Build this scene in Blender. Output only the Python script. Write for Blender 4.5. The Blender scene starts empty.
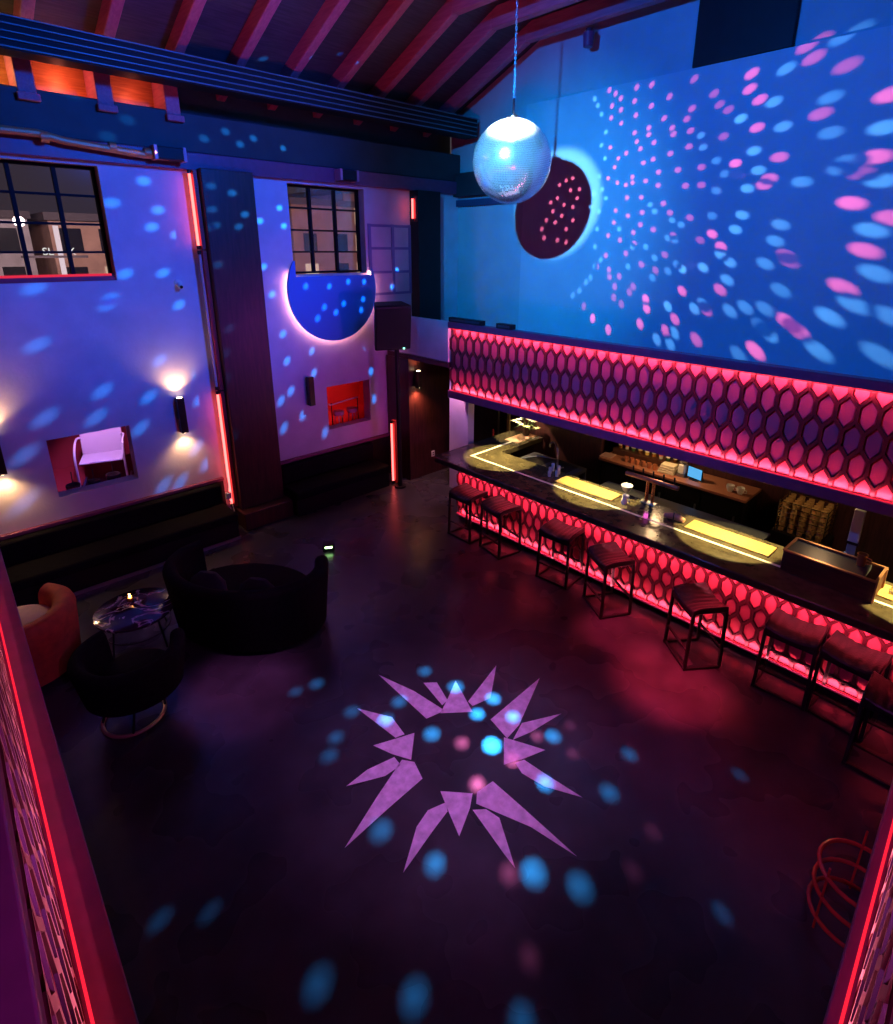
import bpy, bmesh, math, random
from mathutils import Vector, Matrix, geometry
random.seed(7)
PI = math.pi
R = math.radians
SC = bpy.context.scene
COL = SC.collection

# ------------------------------------------------------------------ materials
MATS = {}
def mat(name, color=(.5,.5,.5), rough=.5, metal=0., emis=None, es=0., noise=0., nscale=8., bump=0., bscale=40., spec=.5, coat=0.):
    if name in MATS: return MATS[name]
    m = bpy.data.materials.new(name); m.use_nodes = True
    nt = m.node_tree; N = nt.nodes; L = nt.links
    b = N['Principled BSDF']
    b.inputs['Base Color'].default_value = (*color, 1)
    b.inputs['Roughness'].default_value = rough
    b.inputs['Metallic'].default_value = metal
    b.inputs['Specular IOR Level'].default_value = spec
    b.inputs['Coat Weight'].default_value = coat
    if emis:
        b.inputs['Emission Color'].default_value = (*emis, 1)
        b.inputs['Emission Strength'].default_value = es
    if noise or bump:
        tc = N.new('ShaderNodeTexCoord')
    if noise:
        t = N.new('ShaderNodeTexNoise'); t.inputs['Scale'].default_value = nscale; t.inputs['Detail'].default_value = 5
        L.new(tc.outputs['Object'], t.inputs['Vector'])
        r = N.new('ShaderNodeMapRange')
        r.inputs['From Min'].default_value = .3; r.inputs['From Max'].default_value = .7
        r.inputs['To Min'].default_value = 1 - noise; r.inputs['To Max'].default_value = 1 + noise
        L.new(t.outputs['Fac'], r.inputs['Value'])
        x = N.new('ShaderNodeVectorMath'); x.operation = 'SCALE'
        x.inputs[0].default_value = color
        L.new(r.outputs['Result'], x.inputs['Scale'])
        L.new(x.outputs['Vector'], b.inputs['Base Color'])
    if bump:
        t2 = N.new('ShaderNodeTexNoise'); t2.inputs['Scale'].default_value = bscale; t2.inputs['Detail'].default_value = 4
        L.new(tc.outputs['Object'], t2.inputs['Vector'])
        bp = N.new('ShaderNodeBump'); bp.inputs['Strength'].default_value = bump; bp.inputs['Distance'].default_value = .02
        L.new(t2.outputs['Fac'], bp.inputs['Height']); L.new(bp.outputs['Normal'], b.inputs['Normal'])
    MATS[name] = m
    return m
def wood(name, c1, c2, rough=.5, scale=3., axis=0):
    if name in MATS: return MATS[name]
    m = mat(name, c1, rough); nt = m.node_tree; N = nt.nodes; L = nt.links
    tc = N.new('ShaderNodeTexCoord'); mp = N.new('ShaderNodeMapping')
    s = [12., 12., 12.]; s[axis] = 1.
    mp.inputs['Scale'].default_value = s
    t = N.new('ShaderNodeTexNoise'); t.inputs['Scale'].default_value = scale; t.inputs['Detail'].default_value = 6; t.inputs['Distortion'].default_value = .6
    L.new(tc.outputs['Object'], mp.inputs['Vector']); L.new(mp.outputs['Vector'], t.inputs['Vector'])
    r = N.new('ShaderNodeValToRGB'); r.color_ramp.elements[0].position = .35; r.color_ramp.elements[1].position = .65
    r.color_ramp.elements[0].color = (*c1,1); r.color_ramp.elements[1].color = (*c2,1)
    L.new(t.outputs['Fac'], r.inputs['Fac']); L.new(r.outputs['Color'], N['Principled BSDF'].inputs['Base Color'])
    return m
def emit(name, c, s):
    if name in MATS: return MATS[name]
    m = bpy.data.materials.new(name); m.use_nodes = True; nt = m.node_tree
    for n in list(nt.nodes): nt.nodes.remove(n)
    o = nt.nodes.new('ShaderNodeOutputMaterial'); e = nt.nodes.new('ShaderNodeEmission')
    e.inputs['Color'].default_value = (*c,1); e.inputs['Strength'].default_value = s
    nt.links.new(e.outputs[0], o.inputs['Surface']); MATS[name] = m
    return m
def clear(name, tint, gloss=.06):
    if name in MATS: return MATS[name]
    m = bpy.data.materials.new(name); m.use_nodes = True; nt = m.node_tree
    for n in list(nt.nodes): nt.nodes.remove(n)
    o = nt.nodes.new('ShaderNodeOutputMaterial'); t = nt.nodes.new('ShaderNodeBsdfTransparent')
    t.inputs['Color'].default_value = (*tint,1)
    if gloss:
        g = nt.nodes.new('ShaderNodeBsdfGlossy'); g.inputs['Roughness'].default_value = .08
        mx = nt.nodes.new('ShaderNodeMixShader'); mx.inputs[0].default_value = gloss
        nt.links.new(t.outputs[0], mx.inputs[1]); nt.links.new(g.outputs[0], mx.inputs[2]); nt.links.new(mx.outputs[0], o.inputs['Surface'])
    else: nt.links.new(t.outputs[0], o.inputs['Surface'])
    MATS[name] = m
    return m

# ------------------------------------------------------------------ mesh builder
def smooth(p, k=4):
    out = []
    n = len(p)
    for i in range(n-1):
        p0 = Vector(p[max(i-1,0)]); p1 = Vector(p[i]); p2 = Vector(p[i+1]); p3 = Vector(p[min(i+2,n-1)])
        for j in range(k):
            t = j/k
            out.append(.5*((2*p1)+(p2-p0)*t+(2*p0-5*p1+4*p2-p3)*t*t+(3*p1-p0-3*p2+p3)*t**3))
    out.append(Vector(p[-1]))
    return out
class MB:
    def __init__(s): s.v = []; s.f = []
    def add(s, vs, fs):
        o = len(s.v); s.v += [tuple(v) for v in vs]; s.f += [tuple(i+o for i in f) for f in fs]; return s
    def quad(s, *p): return s.add(p, [tuple(range(len(p)))])
    def box(s, x0, y0, z0, x1, y1, z1):
        return s.add([(x0,y0,z0),(x1,y0,z0),(x1,y1,z0),(x0,y1,z0),(x0,y0,z1),(x1,y0,z1),(x1,y1,z1),(x0,y1,z1)],
                     [(0,3,2,1),(4,5,6,7),(0,1,5,4),(1,2,6,5),(2,3,7,6),(3,0,4,7)])
    def bar(s, p0, p1, w, h, up=(0,0,1)):
        p0 = Vector(p0); p1 = Vector(p1); d = (p1-p0).normalized(); u = Vector(up)
        if abs(d.dot(u)) > .99: u = Vector((1,0,0))
        a = d.cross(u).normalized(); b = a.cross(d).normalized()
        vs = [p+a*sx*w/2+b*sy*h/2 for p in (p0,p1) for sx,sy in ((-1,-1),(1,-1),(1,1),(-1,1))]
        return s.add(vs, [(3,2,1,0),(4,5,6,7),(0,1,5,4),(1,2,6,5),(2,3,7,6),(3,0,4,7)])
    def tube(s, pts, r, n=8, closed=False, cap=True):
        pts = [Vector(p) for p in pts]; m = len(pts); rs = r if isinstance(r, (list,tuple)) else [r]*m
        ref = None; vs = []
        for i,p in enumerate(pts):
            if closed: d = pts[(i+1)%m]-pts[i-1]
            else: d = pts[min(i+1,m-1)]-pts[max(i-1,0)]
            d.normalize()
            if ref is None:
                ref = Vector((0,0,1)) if abs(d.z) < .9 else Vector((1,0,0))
            a = (ref - d*ref.dot(d)).normalized(); b = d.cross(a); ref = a
            for k in range(n):
                t = 2*PI*k/n; vs.append(p+(a*math.cos(t)+b*math.sin(t))*rs[i])
        fs = []
        for i in range(m if closed else m-1):
            for k in range(n):
                i2 = (i+1)%m
                fs.append((i*n+k, i*n+(k+1)%n, i2*n+(k+1)%n, i2*n+k))
        if cap and not closed: fs += [tuple(reversed(range(n))), tuple((m-1)*n+k for k in range(n))]
        return s.add(vs, fs)
    def cyl(s, p0, p1, r, n=16, r2=None): return s.tube([p0,p1], [r, r if r2 is None else r2], n)
    def lathe(s, prof, n=24, c=(0,0,0)):
        vs = []; fs = []; m = len(prof)
        for (r,z) in prof:
            for k in range(n):
                t = 2*PI*k/n; vs.append((c[0]+r*math.cos(t), c[1]+r*math.sin(t), c[2]+z))
        for i in range(m-1):
            for k in range(n): fs.append((i*n+k, i*n+(k+1)%n, (i+1)*n+(k+1)%n, (i+1)*n+k))
        if prof[0][0] > 1e-4: fs.append(tuple(reversed(range(n))))
        if prof[-1][0] > 1e-4: fs.append(tuple((m-1)*n+k for k in range(n)))
        return s.add(vs, fs)
    def prism(s, poly, z0, z1):
        n = len(poly)
        vs = [(x,y,z0) for x,y in poly]+[(x,y,z1) for x,y in poly]
        return s.add(vs, [tuple(reversed(range(n))), tuple(range(n,2*n))]+[(i,(i+1)%n,n+(i+1)%n,n+i) for i in range(n)])
    def ball(s, c, r, n=12, m=8, sz=1.):
        prof = [(max(r*math.sin(PI*i/m),1e-5), -r*sz*math.cos(PI*i/m)) for i in range(m+1)]
        return s.lathe(prof, n, c)
    def sweep(s, path, section):
        """section (offset outward, z) swept along path points with outward normals [(x,y,nx,ny)]"""
        n = len(section); vs = []; fs = []
        for (x,y,nx,ny) in path:
            for (o,z) in section: vs.append((x+nx*o, y+ny*o, z))
        for i in range(len(path)-1):
            for k in range(n): fs.append((i*n+k, i*n+(k+1)%n, (i+1)*n+(k+1)%n, (i+1)*n+k))
        fs += [tuple(reversed(range(n))), tuple((len(path)-1)*n+k for k in range(n))]
        return s.add(vs, fs)
    def xf(s, M, start=0):
        for i in range(start, len(s.v)): s.v[i] = tuple(M @ Vector(s.v[i]))
        return s
    def build(s, name, m, parent=None, loc=(0,0,0), rz=0, bevel=0, seg=2, sharp=35, sub=0, fix=True):
        me = bpy.data.meshes.new(name); me.from_pydata(s.v, [], s.f); me.update()
        if fix:
            bm = bmesh.new(); bm.from_mesh(me); bmesh.ops.remove_doubles(bm, verts=bm.verts, dist=1e-5)
            bmesh.ops.recalc_face_normals(bm, faces=bm.faces); bm.to_mesh(me); bm.free()
        me.materials.append(m)
        for p in me.polygons: p.use_smooth = True
        me.set_sharp_from_angle(angle=R(sharp))
        o = bpy.data.objects.new(name, me); COL.objects.link(o); o.location = loc; o.rotation_euler = (0,0,rz)
        if parent: o.parent = parent
        if bevel:
            b = o.modifiers.new('edge', 'BEVEL'); b.width = bevel; b.segments = seg; b.limit_method = 'ANGLE'; b.angle_limit = R(40)
        if sub:
            b = o.modifiers.new('soft', 'SUBSURF'); b.levels = sub; b.render_levels = sub
        return o
def tag(o, label, cat, group=None):
    o['label'] = label; o['category'] = cat
    if group: o['group'] = group
    return o
def thing(name, label, cat, loc=(0,0,0), rz=0, group=None):
    o = bpy.data.objects.new(name, None); COL.objects.link(o); o.empty_display_size = .1
    o.location = loc; o.rotation_euler = (0,0,rz)
    return tag(o, label, cat, group)
def struct(o): o['kind'] = 'structure'; return o
def sempty(name, loc=(0,0,0)):
    o = bpy.data.objects.new(name, None); COL.objects.link(o); o.location = loc; return struct(o)
def plabel(o, l): o['label'] = l; return o
def dup(root, loc, rz, label, group=None):
    r = root.copy(); COL.objects.link(r); r.location = loc; r.rotation_euler = (0,0,rz); r['label'] = label
    if group: r['group'] = group
    for ch in list(root.children):
        c = ch.copy(); COL.objects.link(c); c.parent = r
        for g in ch.children:
            d = g.copy(); COL.objects.link(d); d.parent = c
    return r
def look(o, target):
    d = Vector(target)-Vector(o.location)
    o.rotation_euler = d.to_track_quat('-Z','Y').to_euler()
def spot(name, loc, tgt, power, color, size, blend=.5, rad=.05):
    l = bpy.data.lights.new(name, 'SPOT'); l.energy = power; l.color = color; l.spot_size = R(size); l.spot_blend = blend; l.shadow_soft_size = rad
    o = bpy.data.objects.new(name, l); COL.objects.link(o); o.location = loc; look(o, tgt); return o
def point(name, loc, power, color, rad=.05):
    l = bpy.data.lights.new(name, 'POINT'); l.energy = power; l.color = color; l.shadow_soft_size = rad
    o = bpy.data.objects.new(name, l); COL.objects.link(o); o.location = loc; return o
PINK_WALL = [(-56.93,18.59),(-57.76,16.12),(-60.64,12.78),(-50.69,18.27),(-39.5,23.36),(-50.7,15.24),(-44.51,17.51),(-52.4,12.23),(-45.87,14.32),(-47.67,12.31),(-39.84,15.89),(-32.99,21.77),(-26.38,27.44),(-20.37,28.65),(-38.78,13.44),(-32.01,15.92),(-27.0,21.23),(-19.95,24.78),(-10.69,29.27),(-7.38,30.95),(-13.51,27.19),(-59.25,6.34),(-52.61,6.49),(-47.44,6.16),(-40.17,9.8),(-34.89,12.13),(-35.5,10.09),(-26.83,14.33),(-21.1,20.02),(-13.98,23.45),(-9.4,25.67),(-55.95,-0.35),(-40.2,5.28),(-29.36,8.87),(-22.53,10.55),(-27.08,12.06),(-14.74,18.77),(-9.44,21.64),(-21.23,13.98),(-63.72,-1.55),(-63.0,-3.8),(-50.16,-0.85),(-50.92,-3.59),(-43.78,-1.16),(-35.22,4.1),(-37.97,-1.41),(-29.66,3.05),(-24.29,7.67),(-18.28,6.96),(-13.31,1.88),(-10.21,10.37),(-55.23,-4.49),(-54.65,-5.85),(-40.51,-6.34),(-44.28,-6.05),(-32.33,-6.2),(-32.0,-1.64),(-26.1,2.24),(-22.05,-2.74),(-27.67,-4.52),(-22.28,-4.98),(-14.7,5.34),(-62.83,-8.25),(-34.73,-12.14),(-26.57,-10.49),(-20.54,-10.8),(-27.51,-15.82),(-37.1,-14.8),(-42.58,-15.3),(-32.28,-20.88),(-19.4,-5.74),(-15.29,-4.67),(-10.37,-2.53),(-47.79,-18.23),(-45.54,-20.47),(-49.71,-20.45),(-58.46,-18.41),(-58.8,-19.15),(-64.24,-14.59),(-36.94,-27.1),(-38.75,-21.15),(-34.53,-32.04),(-27.3,-20.12),(-21.69,-17.62),(-24.71,-23.2),(-29.22,-32.08),(-44.19,-27.05),(-42.87,-33.66),(-50.62,-29.27),(-63.38,-20.31),(-25.53,-26.69),(-22.27,-30.39),(-19.03,-26.58),(-12.85,-25.68),(-15.23,-20.59),(-15.6,-15.96),(-48.59,-34.41),(-41.97,-40.03),(-60.66,-28.85),(-59.67,-28.52),(-32.23,-39.9),(-26.92,-38.61),(-25.47,-40.44),(-32.92,-41.81),(-20.17,-37.56),(-14.81,-36.6),(-12.56,-32.53),(-15.36,-38.55),(-8.21,-36.44),(-31.08,-45.69),(-39.81,-43.32),(-47.49,-40.63),(-18.52,-43.37),(-22.42,-44.05),(-17.05,-50.61),(-8.01,-49.66),(-2.24,-47.5),(-56.91,-35.35),(-18.47,-40.62),(-63.84,6.75),(-65.38,-9.76),(13.35,-1.76),(10.44,-6.36),(17.84,-9.22),(13.79,-12.54),(8.51,-13.96),(19.94,-14.72),(23.39,-17.92),(18.33,-19.54),(14.7,-17.2),(11.62,-22.97),(8.0,-19.65),(24.11,-24.76),(16.46,-26.75),(11.13,-28.13),(21.45,-10.74),(5.3,-6.36),(9.59,-1.07),(17.01,-3.43),(25.57,-21.1),(6.25,-10.24)]
BLUE_WALL = [(-55.12,16.26),(-59.9,17.35),(-54.28,10.84),(-59.84,8.62),(-55.79,5.52),(-60.37,2.85),(-63.87,2.39),(-49.99,9.37),(-52.68,1.52),(-53.68,-2.78),(-58.68,-5.17),(-52.55,-6.69),(-50.55,-3.37),(-48.7,-3.27),(-62.11,-1.89),(-61.62,-3.19),(-64.26,-4.89),(-57.33,-13.25),(-52.36,-12.58),(-51.69,-15.99),(-47.31,-13.88),(-47.5,-7.47),(-43.61,4.3),(-42.77,7.72),(-46.73,0.25),(-64.36,-11.71),(-57.06,-16.41),(-51.55,-23.13),(-49.92,-22.25),(-56.35,-20.95),(-58.49,-24.32),(-65.12,-17.18),(-64.28,-21.98),(-62.91,-24.89),(-57.21,-28.38),(-54.78,-29.93),(-52.68,-32.02),(-51.55,-26.78),(-46.94,-26.46),(-43.98,-27.03),(-40.67,-28.35),(-42.19,-28.84),(-38.42,-30.88),(-57.9,-31.76),(-57.05,-31.41),(-62.62,-29.86),(-47.94,-33.76),(-46.25,-35.61),(-39.62,-38.56),(-42.29,-42.47),(-41.48,-44.87),(-37.47,-46.04),(-54.91,-37.75),(-66.29,-26.37),(-66.49,-21.65),(-30.24,-12.96),(-32.07,-15.03),(-37.99,-16.93),(-40.57,-17.7),(-39.28,-22.37),(-37.29,-22.28),(-24.91,-27.8),(-23.82,-34.04),(-33.76,-34.24),(-33.78,-28.93),(-30.21,-26.66),(-18.13,-22.8),(-10.05,-10.96),(-7.77,-7.12),(-7.02,-16.47),(-6.55,-23.54),(-4.9,-39.95),(-6.95,-36.54),(-2.49,-41.33),(1.12,-43.82),(5.0,-44.97),(-1.88,27.01),(-4.16,23.72),(0.08,29.38),(-7.25,16.85),(-5.43,11.89),(-7.89,6.13),(-5.51,-1.23),(-3.05,-8.83),(-1.84,-14.52),(-6.08,-30.06),(-9.88,-34.22)]
BLUE_FAR = [(141.02,-3.59),(137.56,-4.62),(143.93,-6.52),(140.08,-7.8),(140.89,-10.17),(137.55,-11.53),(140.5,-16.95),(143.83,-15.8),(137.87,-18.22),(149.55,-14.93),(145.26,-18.32),(145.55,-18.91),(139.34,-22.11),(150.0,-20.49),(146.93,-27.94),(147.66,-30.13),(150.4,-27.41),(142.11,-28.07),(143.57,-31.47),(138.26,-32.21),(137.39,-28.98),(138.6,-35.65),(144.75,-34.07),(151.72,-29.46),(143.6,-41.28),(142.01,-42.44),(138.7,-43.07),(139.74,-40.56),(152.23,-33.03),(121.68,-8.62),(126.03,-11.13),(120.99,-12.71),(125.0,-26.13),(123.37,-33.96),(126.21,-20.43),(118.44,-27.16),(111.42,-28.78),(104.82,-28.77),(98.68,-29.5),(113.46,-32.85),(106.84,-33.49),(109.72,-34.79),(100.37,-35.89),(99.39,-33.61),(115.7,-34.51),(116.29,-39.42),(107.88,-43.05),(98.69,-43.41),(123.0,-38.64),(116.18,-43.09),(122.68,-43.36),(120.15,-47.72),(125.1,-47.27),(95.76,-47.3),(114.13,-52.07),(125.2,-43.64),(94.97,-51.59),(134.49,3.91),(131.31,5.87),(126.68,5.68),(142.29,4.5),(120.65,4.81),(145.93,6.25),(129.16,4.02),(144.02,1.89),(85.45,-30.59),(83.08,-26.15),(134.76,-5.89),(137.8,-8.73),(133.08,-10.14),(138.53,-11.75),(134.29,-12.31),(123.95,26.19),(104.55,23.88),(113.14,30.25),(124.8,32.74),(112.59,30.45),(104.39,23.98),(125.51,21.37)]
BLUE_FLOOR = [(-150.88,-56.12),(-152.28,-52.76),(-145.07,-55.13),(-139.13,-54.42),(-157.27,-50.93),(-152.57,-51.16),(-156.79,-48.96),(-156.13,-47.85),(-146.44,-50.9),(-139.07,-50.68),(-141.23,-52.95),(-131.57,-51.43),(-133.56,-48.45),(-127.48,-47.78),(-147.98,-45.19),(-143.07,-44.36),(-135.56,-44.41),(-132.31,-43.96),(-148.17,-40.35),(-142.78,-40.61),(-136.95,-40.41),(-165.84,-50.55),(-164.51,-51.79),(-136.38,-52.87),(-123.53,-49.75),(-156.4,-40.84),(-123.22,-42.65),(-113.85,-47.2),(-158.83,-40.08)]
PINK_FLOOR = [(-137.37,-44.34),(-136.3,-41.85),(-128.05,-44.39),(-125.11,-45.76),(-129.78,-50.15),(-133.5,-51.45),(-129.02,-52.18),(-136.69,-49.79),(-142.65,-50.61),(-140.39,-48.17)]
STAR=[[(2.878,4.175),(3.005,3.724),(3.06,3.316),(2.86,3.365)],[(3.152,3.751),(3.26,3.658),(3.172,3.396),(3.088,3.386)],[(3.423,3.539),(3.249,3.113),(3.005,3.321),(3.208,3.421)],[(3.912,3.396),(3.513,3.114),(3.303,3.166),(3.312,3.239)],[(4.109,2.944),(3.462,2.688),(3.258,2.664),(3.309,2.924)],[(3.873,2.49),(3.477,2.556),(3.286,2.616),(3.498,2.684)],[(3.414,2.336),(3.203,2.411),(3.021,2.494),(3.244,2.692),(3.32,2.536)],[(3.262,1.828),(3.11,2.111),(3.071,2.328),(3.108,2.437),(3.192,2.402),(3.214,2.192)],[(2.821,1.576),(2.747,1.965),(2.574,2.405),(2.655,2.474),(2.827,2.451),(2.828,2.125)],[(2.415,1.845),(2.434,1.973),(2.513,2.387),(2.598,2.316),(2.621,2.188)],[(2.28,2.305),(2.353,2.496),(2.434,2.695),(2.618,2.491),(2.508,2.413)],[(1.791,2.396),(2.086,2.594),(2.243,2.638),(2.398,2.588),(2.355,2.52),(2.153,2.48)],[(1.581,2.849),(2.003,3.02),(2.391,3.163),(2.458,3.067),(2.402,2.891),(2.01,2.875)],[(1.881,3.285),(2.106,3.294),(2.359,3.233),(2.35,3.125),(2.183,3.135)],[(2.295,3.468),(2.48,3.389),(2.664,3.314),(2.452,3.105),(2.364,3.274)],[(2.441,3.943),(2.625,3.612),(2.586,3.367),(2.499,3.393)]]
BALL_W = 9000
GEL = [(.030,.0045,.010),(.004,.016,.032),(.004,.075,.26),(.02,.30,.85),(.16,.03,.09)]
LED_W = 4.3
# ------------------------------------------------------------------ palette
PLASTER = mat('plaster', (.62,.58,.66), .75, noise=.08, nscale=3, bump=.15, bscale=25)
GABLE = mat('gable_plaster', (.46,.50,.53), .8, noise=.07, nscale=2, bump=.1, bscale=20)
PLUM = mat('plum_paint', (.20,.045,.12), .42, noise=.12, nscale=10)
PLUM_DK = mat('dark_plum_paint', (.07,.018,.035), .45, noise=.15, nscale=8)
BLACK = mat('black_paint', (.010,.009,.011), .5, noise=.2, nscale=8, spec=.25)
BLKMETAL = mat('black_metal', (.014,.013,.015), .32, metal=.3)
BLKFAB = mat('black_velvet', (.007,.007,.009), .9, noise=.3, nscale=20, spec=.08)
LEATHER = mat('black_leather', (.016,.013,.015), .28, bump=.2, bscale=60)
MAROON = wood('maroon_stained_wood', (.035,.010,.012), (.075,.022,.022), .38, 2.5, 2)
RAFTERM = wood('painted_rafter_wood', (.36,.10,.16), (.46,.15,.20), .6, 3, 1)
DECK = wood('dark_roof_boards', (.035,.04,.05), (.06,.065,.08), .7, 3, 0)
ORANGEWD = wood('orange_board', (.50,.20,.06), (.32,.11,.03), .55, 3, 0)
HEXRED = mat('red_lacquer', (.75,.10,.17), .38)
HEXRIB = mat('wine_lattice_paint', (.30,.012,.035), .35)
BRASS = mat('brass', (.80,.58,.25), .25, metal=1.)
COPPER = mat('copper', (.85,.38,.20), .25, metal=1.)
PIPEM = mat('painted_copper', (.62,.24,.10), .45, metal=.35)
CHROME = mat('chrome', (.75,.75,.78), .16, metal=1.)
STEEL = mat('brushed_steel', (.45,.47,.5), .35, metal=1.)
STONE = mat('olive_stone', (.070,.056,.030), .22, noise=.35, nscale=9, bump=.03)
GOLDMAT = mat('woven_gold_mat', (.46,.28,.075), .7, noise=.2, nscale=40, bump=.4, bscale=120)
IVORY = mat('ivory_inlay', (.90,.85,.62), .4)
WHITE = mat('white_ceramic', (.82,.80,.76), .3)
WALNUT = wood('dark_walnut', (.06,.02,.012), (.10,.04,.022), .4, 3, 1)
TEAL = mat('dark_teal_paint', (.020,.032,.038), .6, noise=.2, nscale=3)
RUST = mat('rust_velvet', (.52,.085,.03), .8, noise=.18, nscale=12, bump=.15, bscale=60)
CREAM = mat('cream_fabric', (.80,.58,.36), .8, noise=.06, nscale=20)

# ------------------------------------------------------------------ room shell
fl = mat('dark_polished_floor', (.045,.045,.052), .36, noise=.35, nscale=2.5, bump=.05, bscale=9, spec=.5)
nt = fl.node_tree
tc = nt.nodes.new('ShaderNodeTexCoord'); tn = nt.nodes.new('ShaderNodeTexNoise'); tn.inputs['Scale'].default_value = 1.6; tn.inputs['Detail'].default_value = 2
mr = nt.nodes.new('ShaderNodeMapRange'); mr.inputs['To Min'].default_value = .20; mr.inputs['To Max'].default_value = .36
nt.links.new(tc.outputs['Object'], tn.inputs['Vector']); nt.links.new(tn.outputs['Fac'], mr.inputs['Value'])
nt.links.new(mr.outputs['Result'], nt.nodes['Principled BSDF'].inputs['Roughness'])
struct(MB().box(-3.2,-3.2,-.2,8.7,9.0,0).build('floor', fl))

def holed(x0, x1, z0, z1, y0, y1, holes):
    xs = sorted({x0,x1,*[h[0] for h in holes],*[h[1] for h in holes]}); zs = sorted({z0,z1,*[h[2] for h in holes],*[h[3] for h in holes]})
    m = MB()
    solid = lambda i,j: 0 <= i < len(xs)-1 and 0 <= j < len(zs)-1 and not any(h[0]-1e-6 <= xs[i] and xs[i+1] <= h[1]+1e-6 and h[2]-1e-6 <= zs[j] and zs[j+1] <= h[3]+1e-6 for h in holes)
    for i in range(len(xs)-1):
        for j in range(len(zs)-1):
            if not solid(i,j): continue
            a,b,c,d = xs[i],xs[i+1],zs[j],zs[j+1]
            m.quad((a,y0,c),(b,y0,c),(b,y0,d),(a,y0,d)); m.quad((b,y1,c),(a,y1,c),(a,y1,d),(b,y1,d))
            if not solid(i-1,j): m.quad((a,y1,c),(a,y0,c),(a,y0,d),(a,y1,d))
            if not solid(i+1,j): m.quad((b,y0,c),(b,y1,c),(b,y1,d),(b,y0,d))
            if not solid(i,j-1): m.quad((a,y0,c),(a,y1,c),(b,y1,c),(b,y0,c))
            if not solid(i,j+1): m.quad((a,y0,d),(b,y0,d),(b,y1,d),(a,y1,d))
    return m
WY = 8.8
struct(holed(-3.2, 8.7, 0, 5.42, WY, WY+.22, [(-1.0,2.15,3.96,5.36),(4.76,6.21,3.96,5.36),(.99,1.98,1.14,1.96),(5.22,6.16,1.18,1.99)]).build('wall_windows', PLASTER))
struct(MB().box(-3.2,WY-.03,0,3.18,WY,.80).box(4.09,WY-.03,0,6.6,WY,.80).build('baseboard_windows', BLACK))
struct(MB().box(-3.2,WY-.07,.78,3.18,WY,.83).box(4.09,WY-.07,.78,6.6,WY,.83).build('trim_1', PLUM, bevel=.008))
struct(MB().box(8.5,-3.2,2.55,8.7,9.0,8.2).build('wall_gable', GABLE))
struct(MB().box(8.5,-3.2,0,8.7,9.0,2.55).build('wall_backbar', MAROON))
struct(MB().box(-3.2,-3.4,0,8.7,-3.2,8.2).build('wall_entrance', PLUM_DK))
struct(MB().box(-3.4,-3.2,0,-3.2,9.0,8.2).build('wall_lounge', PLUM_DK))
# roof: flat collar ceiling and the slope falling to the window wall
roof = MB(); TH = .12
roof.add([(-3.2,6.6,7.78),(8.7,6.6,7.78),(8.7,10.4,6.18),(-3.2,10.4,6.18),(-3.2,6.6,7.9),(8.7,6.6,7.9),(8.7,10.4,6.3),(-3.2,10.4,6.3)],
         [(0,1,2,3),(7,6,5,4),(0,4,5,1),(1,5,6,2),(2,6,7,3),(3,7,4,0)])
roof.box(-3.2,-3.2,7.78,8.7,6.6,7.9)
struct(roof.build('ceiling', DECK))
zs_ = lambda y: 6.8+.42*(8.4-y)
for k in range(12):
    x = .06+.8*k - .02
    if x > 8.4: break
    m = MB(); w = .065
    for (ya,za,yb,zb) in ((9.4,zs_(9.4),6.75,zs_(6.75)),):
        m.add([(x-w,ya,za),(x+w,ya,za),(x+w,yb,zb),(x-w,yb,zb),(x-w,ya,za+.28),(x+w,ya,za+.28),(x+w,yb,zb+.28),(x-w,yb,zb+.28)],
              [(0,1,2,3),(7,6,5,4),(0,4,5,1),(1,5,6,2),(2,6,7,3),(3,7,4,0)])
    m.box(x-w,-3.1,7.5,x+w,6.75,7.77)
    struct(m.build('rafter', RAFTERM, bevel=.012))
# upper wall behind the ledge, orange boards between the rafter feet
struct(MB().box(-3.2,9.25,5.42,8.7,9.4,6.9).build('wall_clerestory', TEAL))
struct(MB().box(-3.2,WY+.02,5.42,8.5,9.25,5.5).build('trim_2', PLUM_DK))
struct(MB().box(-3.2,WY-.10,5.40,8.5,WY+.05,5.63).build('trim_3', PLUM, bevel=.01))
struct(MB().box(-3.2,WY-.06,5.63,8.5,WY+.2,6.12).build('beam', TEAL, bevel=.015))
for i in range(4):
    a = -.06+.8*i
    b_ = MB().box(a+.1,9.16,6.08,a+.72,9.24,6.62)
    struct(b_.build('orange_board', ORANGEWD))
    struct(MB().box(a+.72,8.72,6.02,a+.9,9.24,6.5).box(a+.70,8.66,5.98,a+.92,8.8,6.06).build('bracket', RAFTERM, bevel=.01))
struct(MB().box(8.36,6.7,5.36,8.5,WY,5.78).build('trim_4', TEAL))
struct(MB().box(8.44,6.7,5.18,8.5,WY,5.30).build('beam_shade_strip', mat('beam_shade_blue',(.03,.05,.12),.6)))  # dark strip painted for the shade under the gable beam

# ribbed duct running in front of the rafter feet
t = thing('ribbed_duct', 'long dark ribbed duct with thin pale edges running under the rafters', 'duct', (3,8.1,6.33))
MB().box(-6,0,.0,5.3,.3,.31).build('body', mat('duct_black',(.005,.007,.009),.6,spec=.2), t)
for i in range(5):
    z = .02+.07*i
    MB().box(-6,-.03,z-.005,5.3,.02,z+.006).build('rib', mat('pale_blue_enamel',(.06,.20,.24),.4), t)
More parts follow.
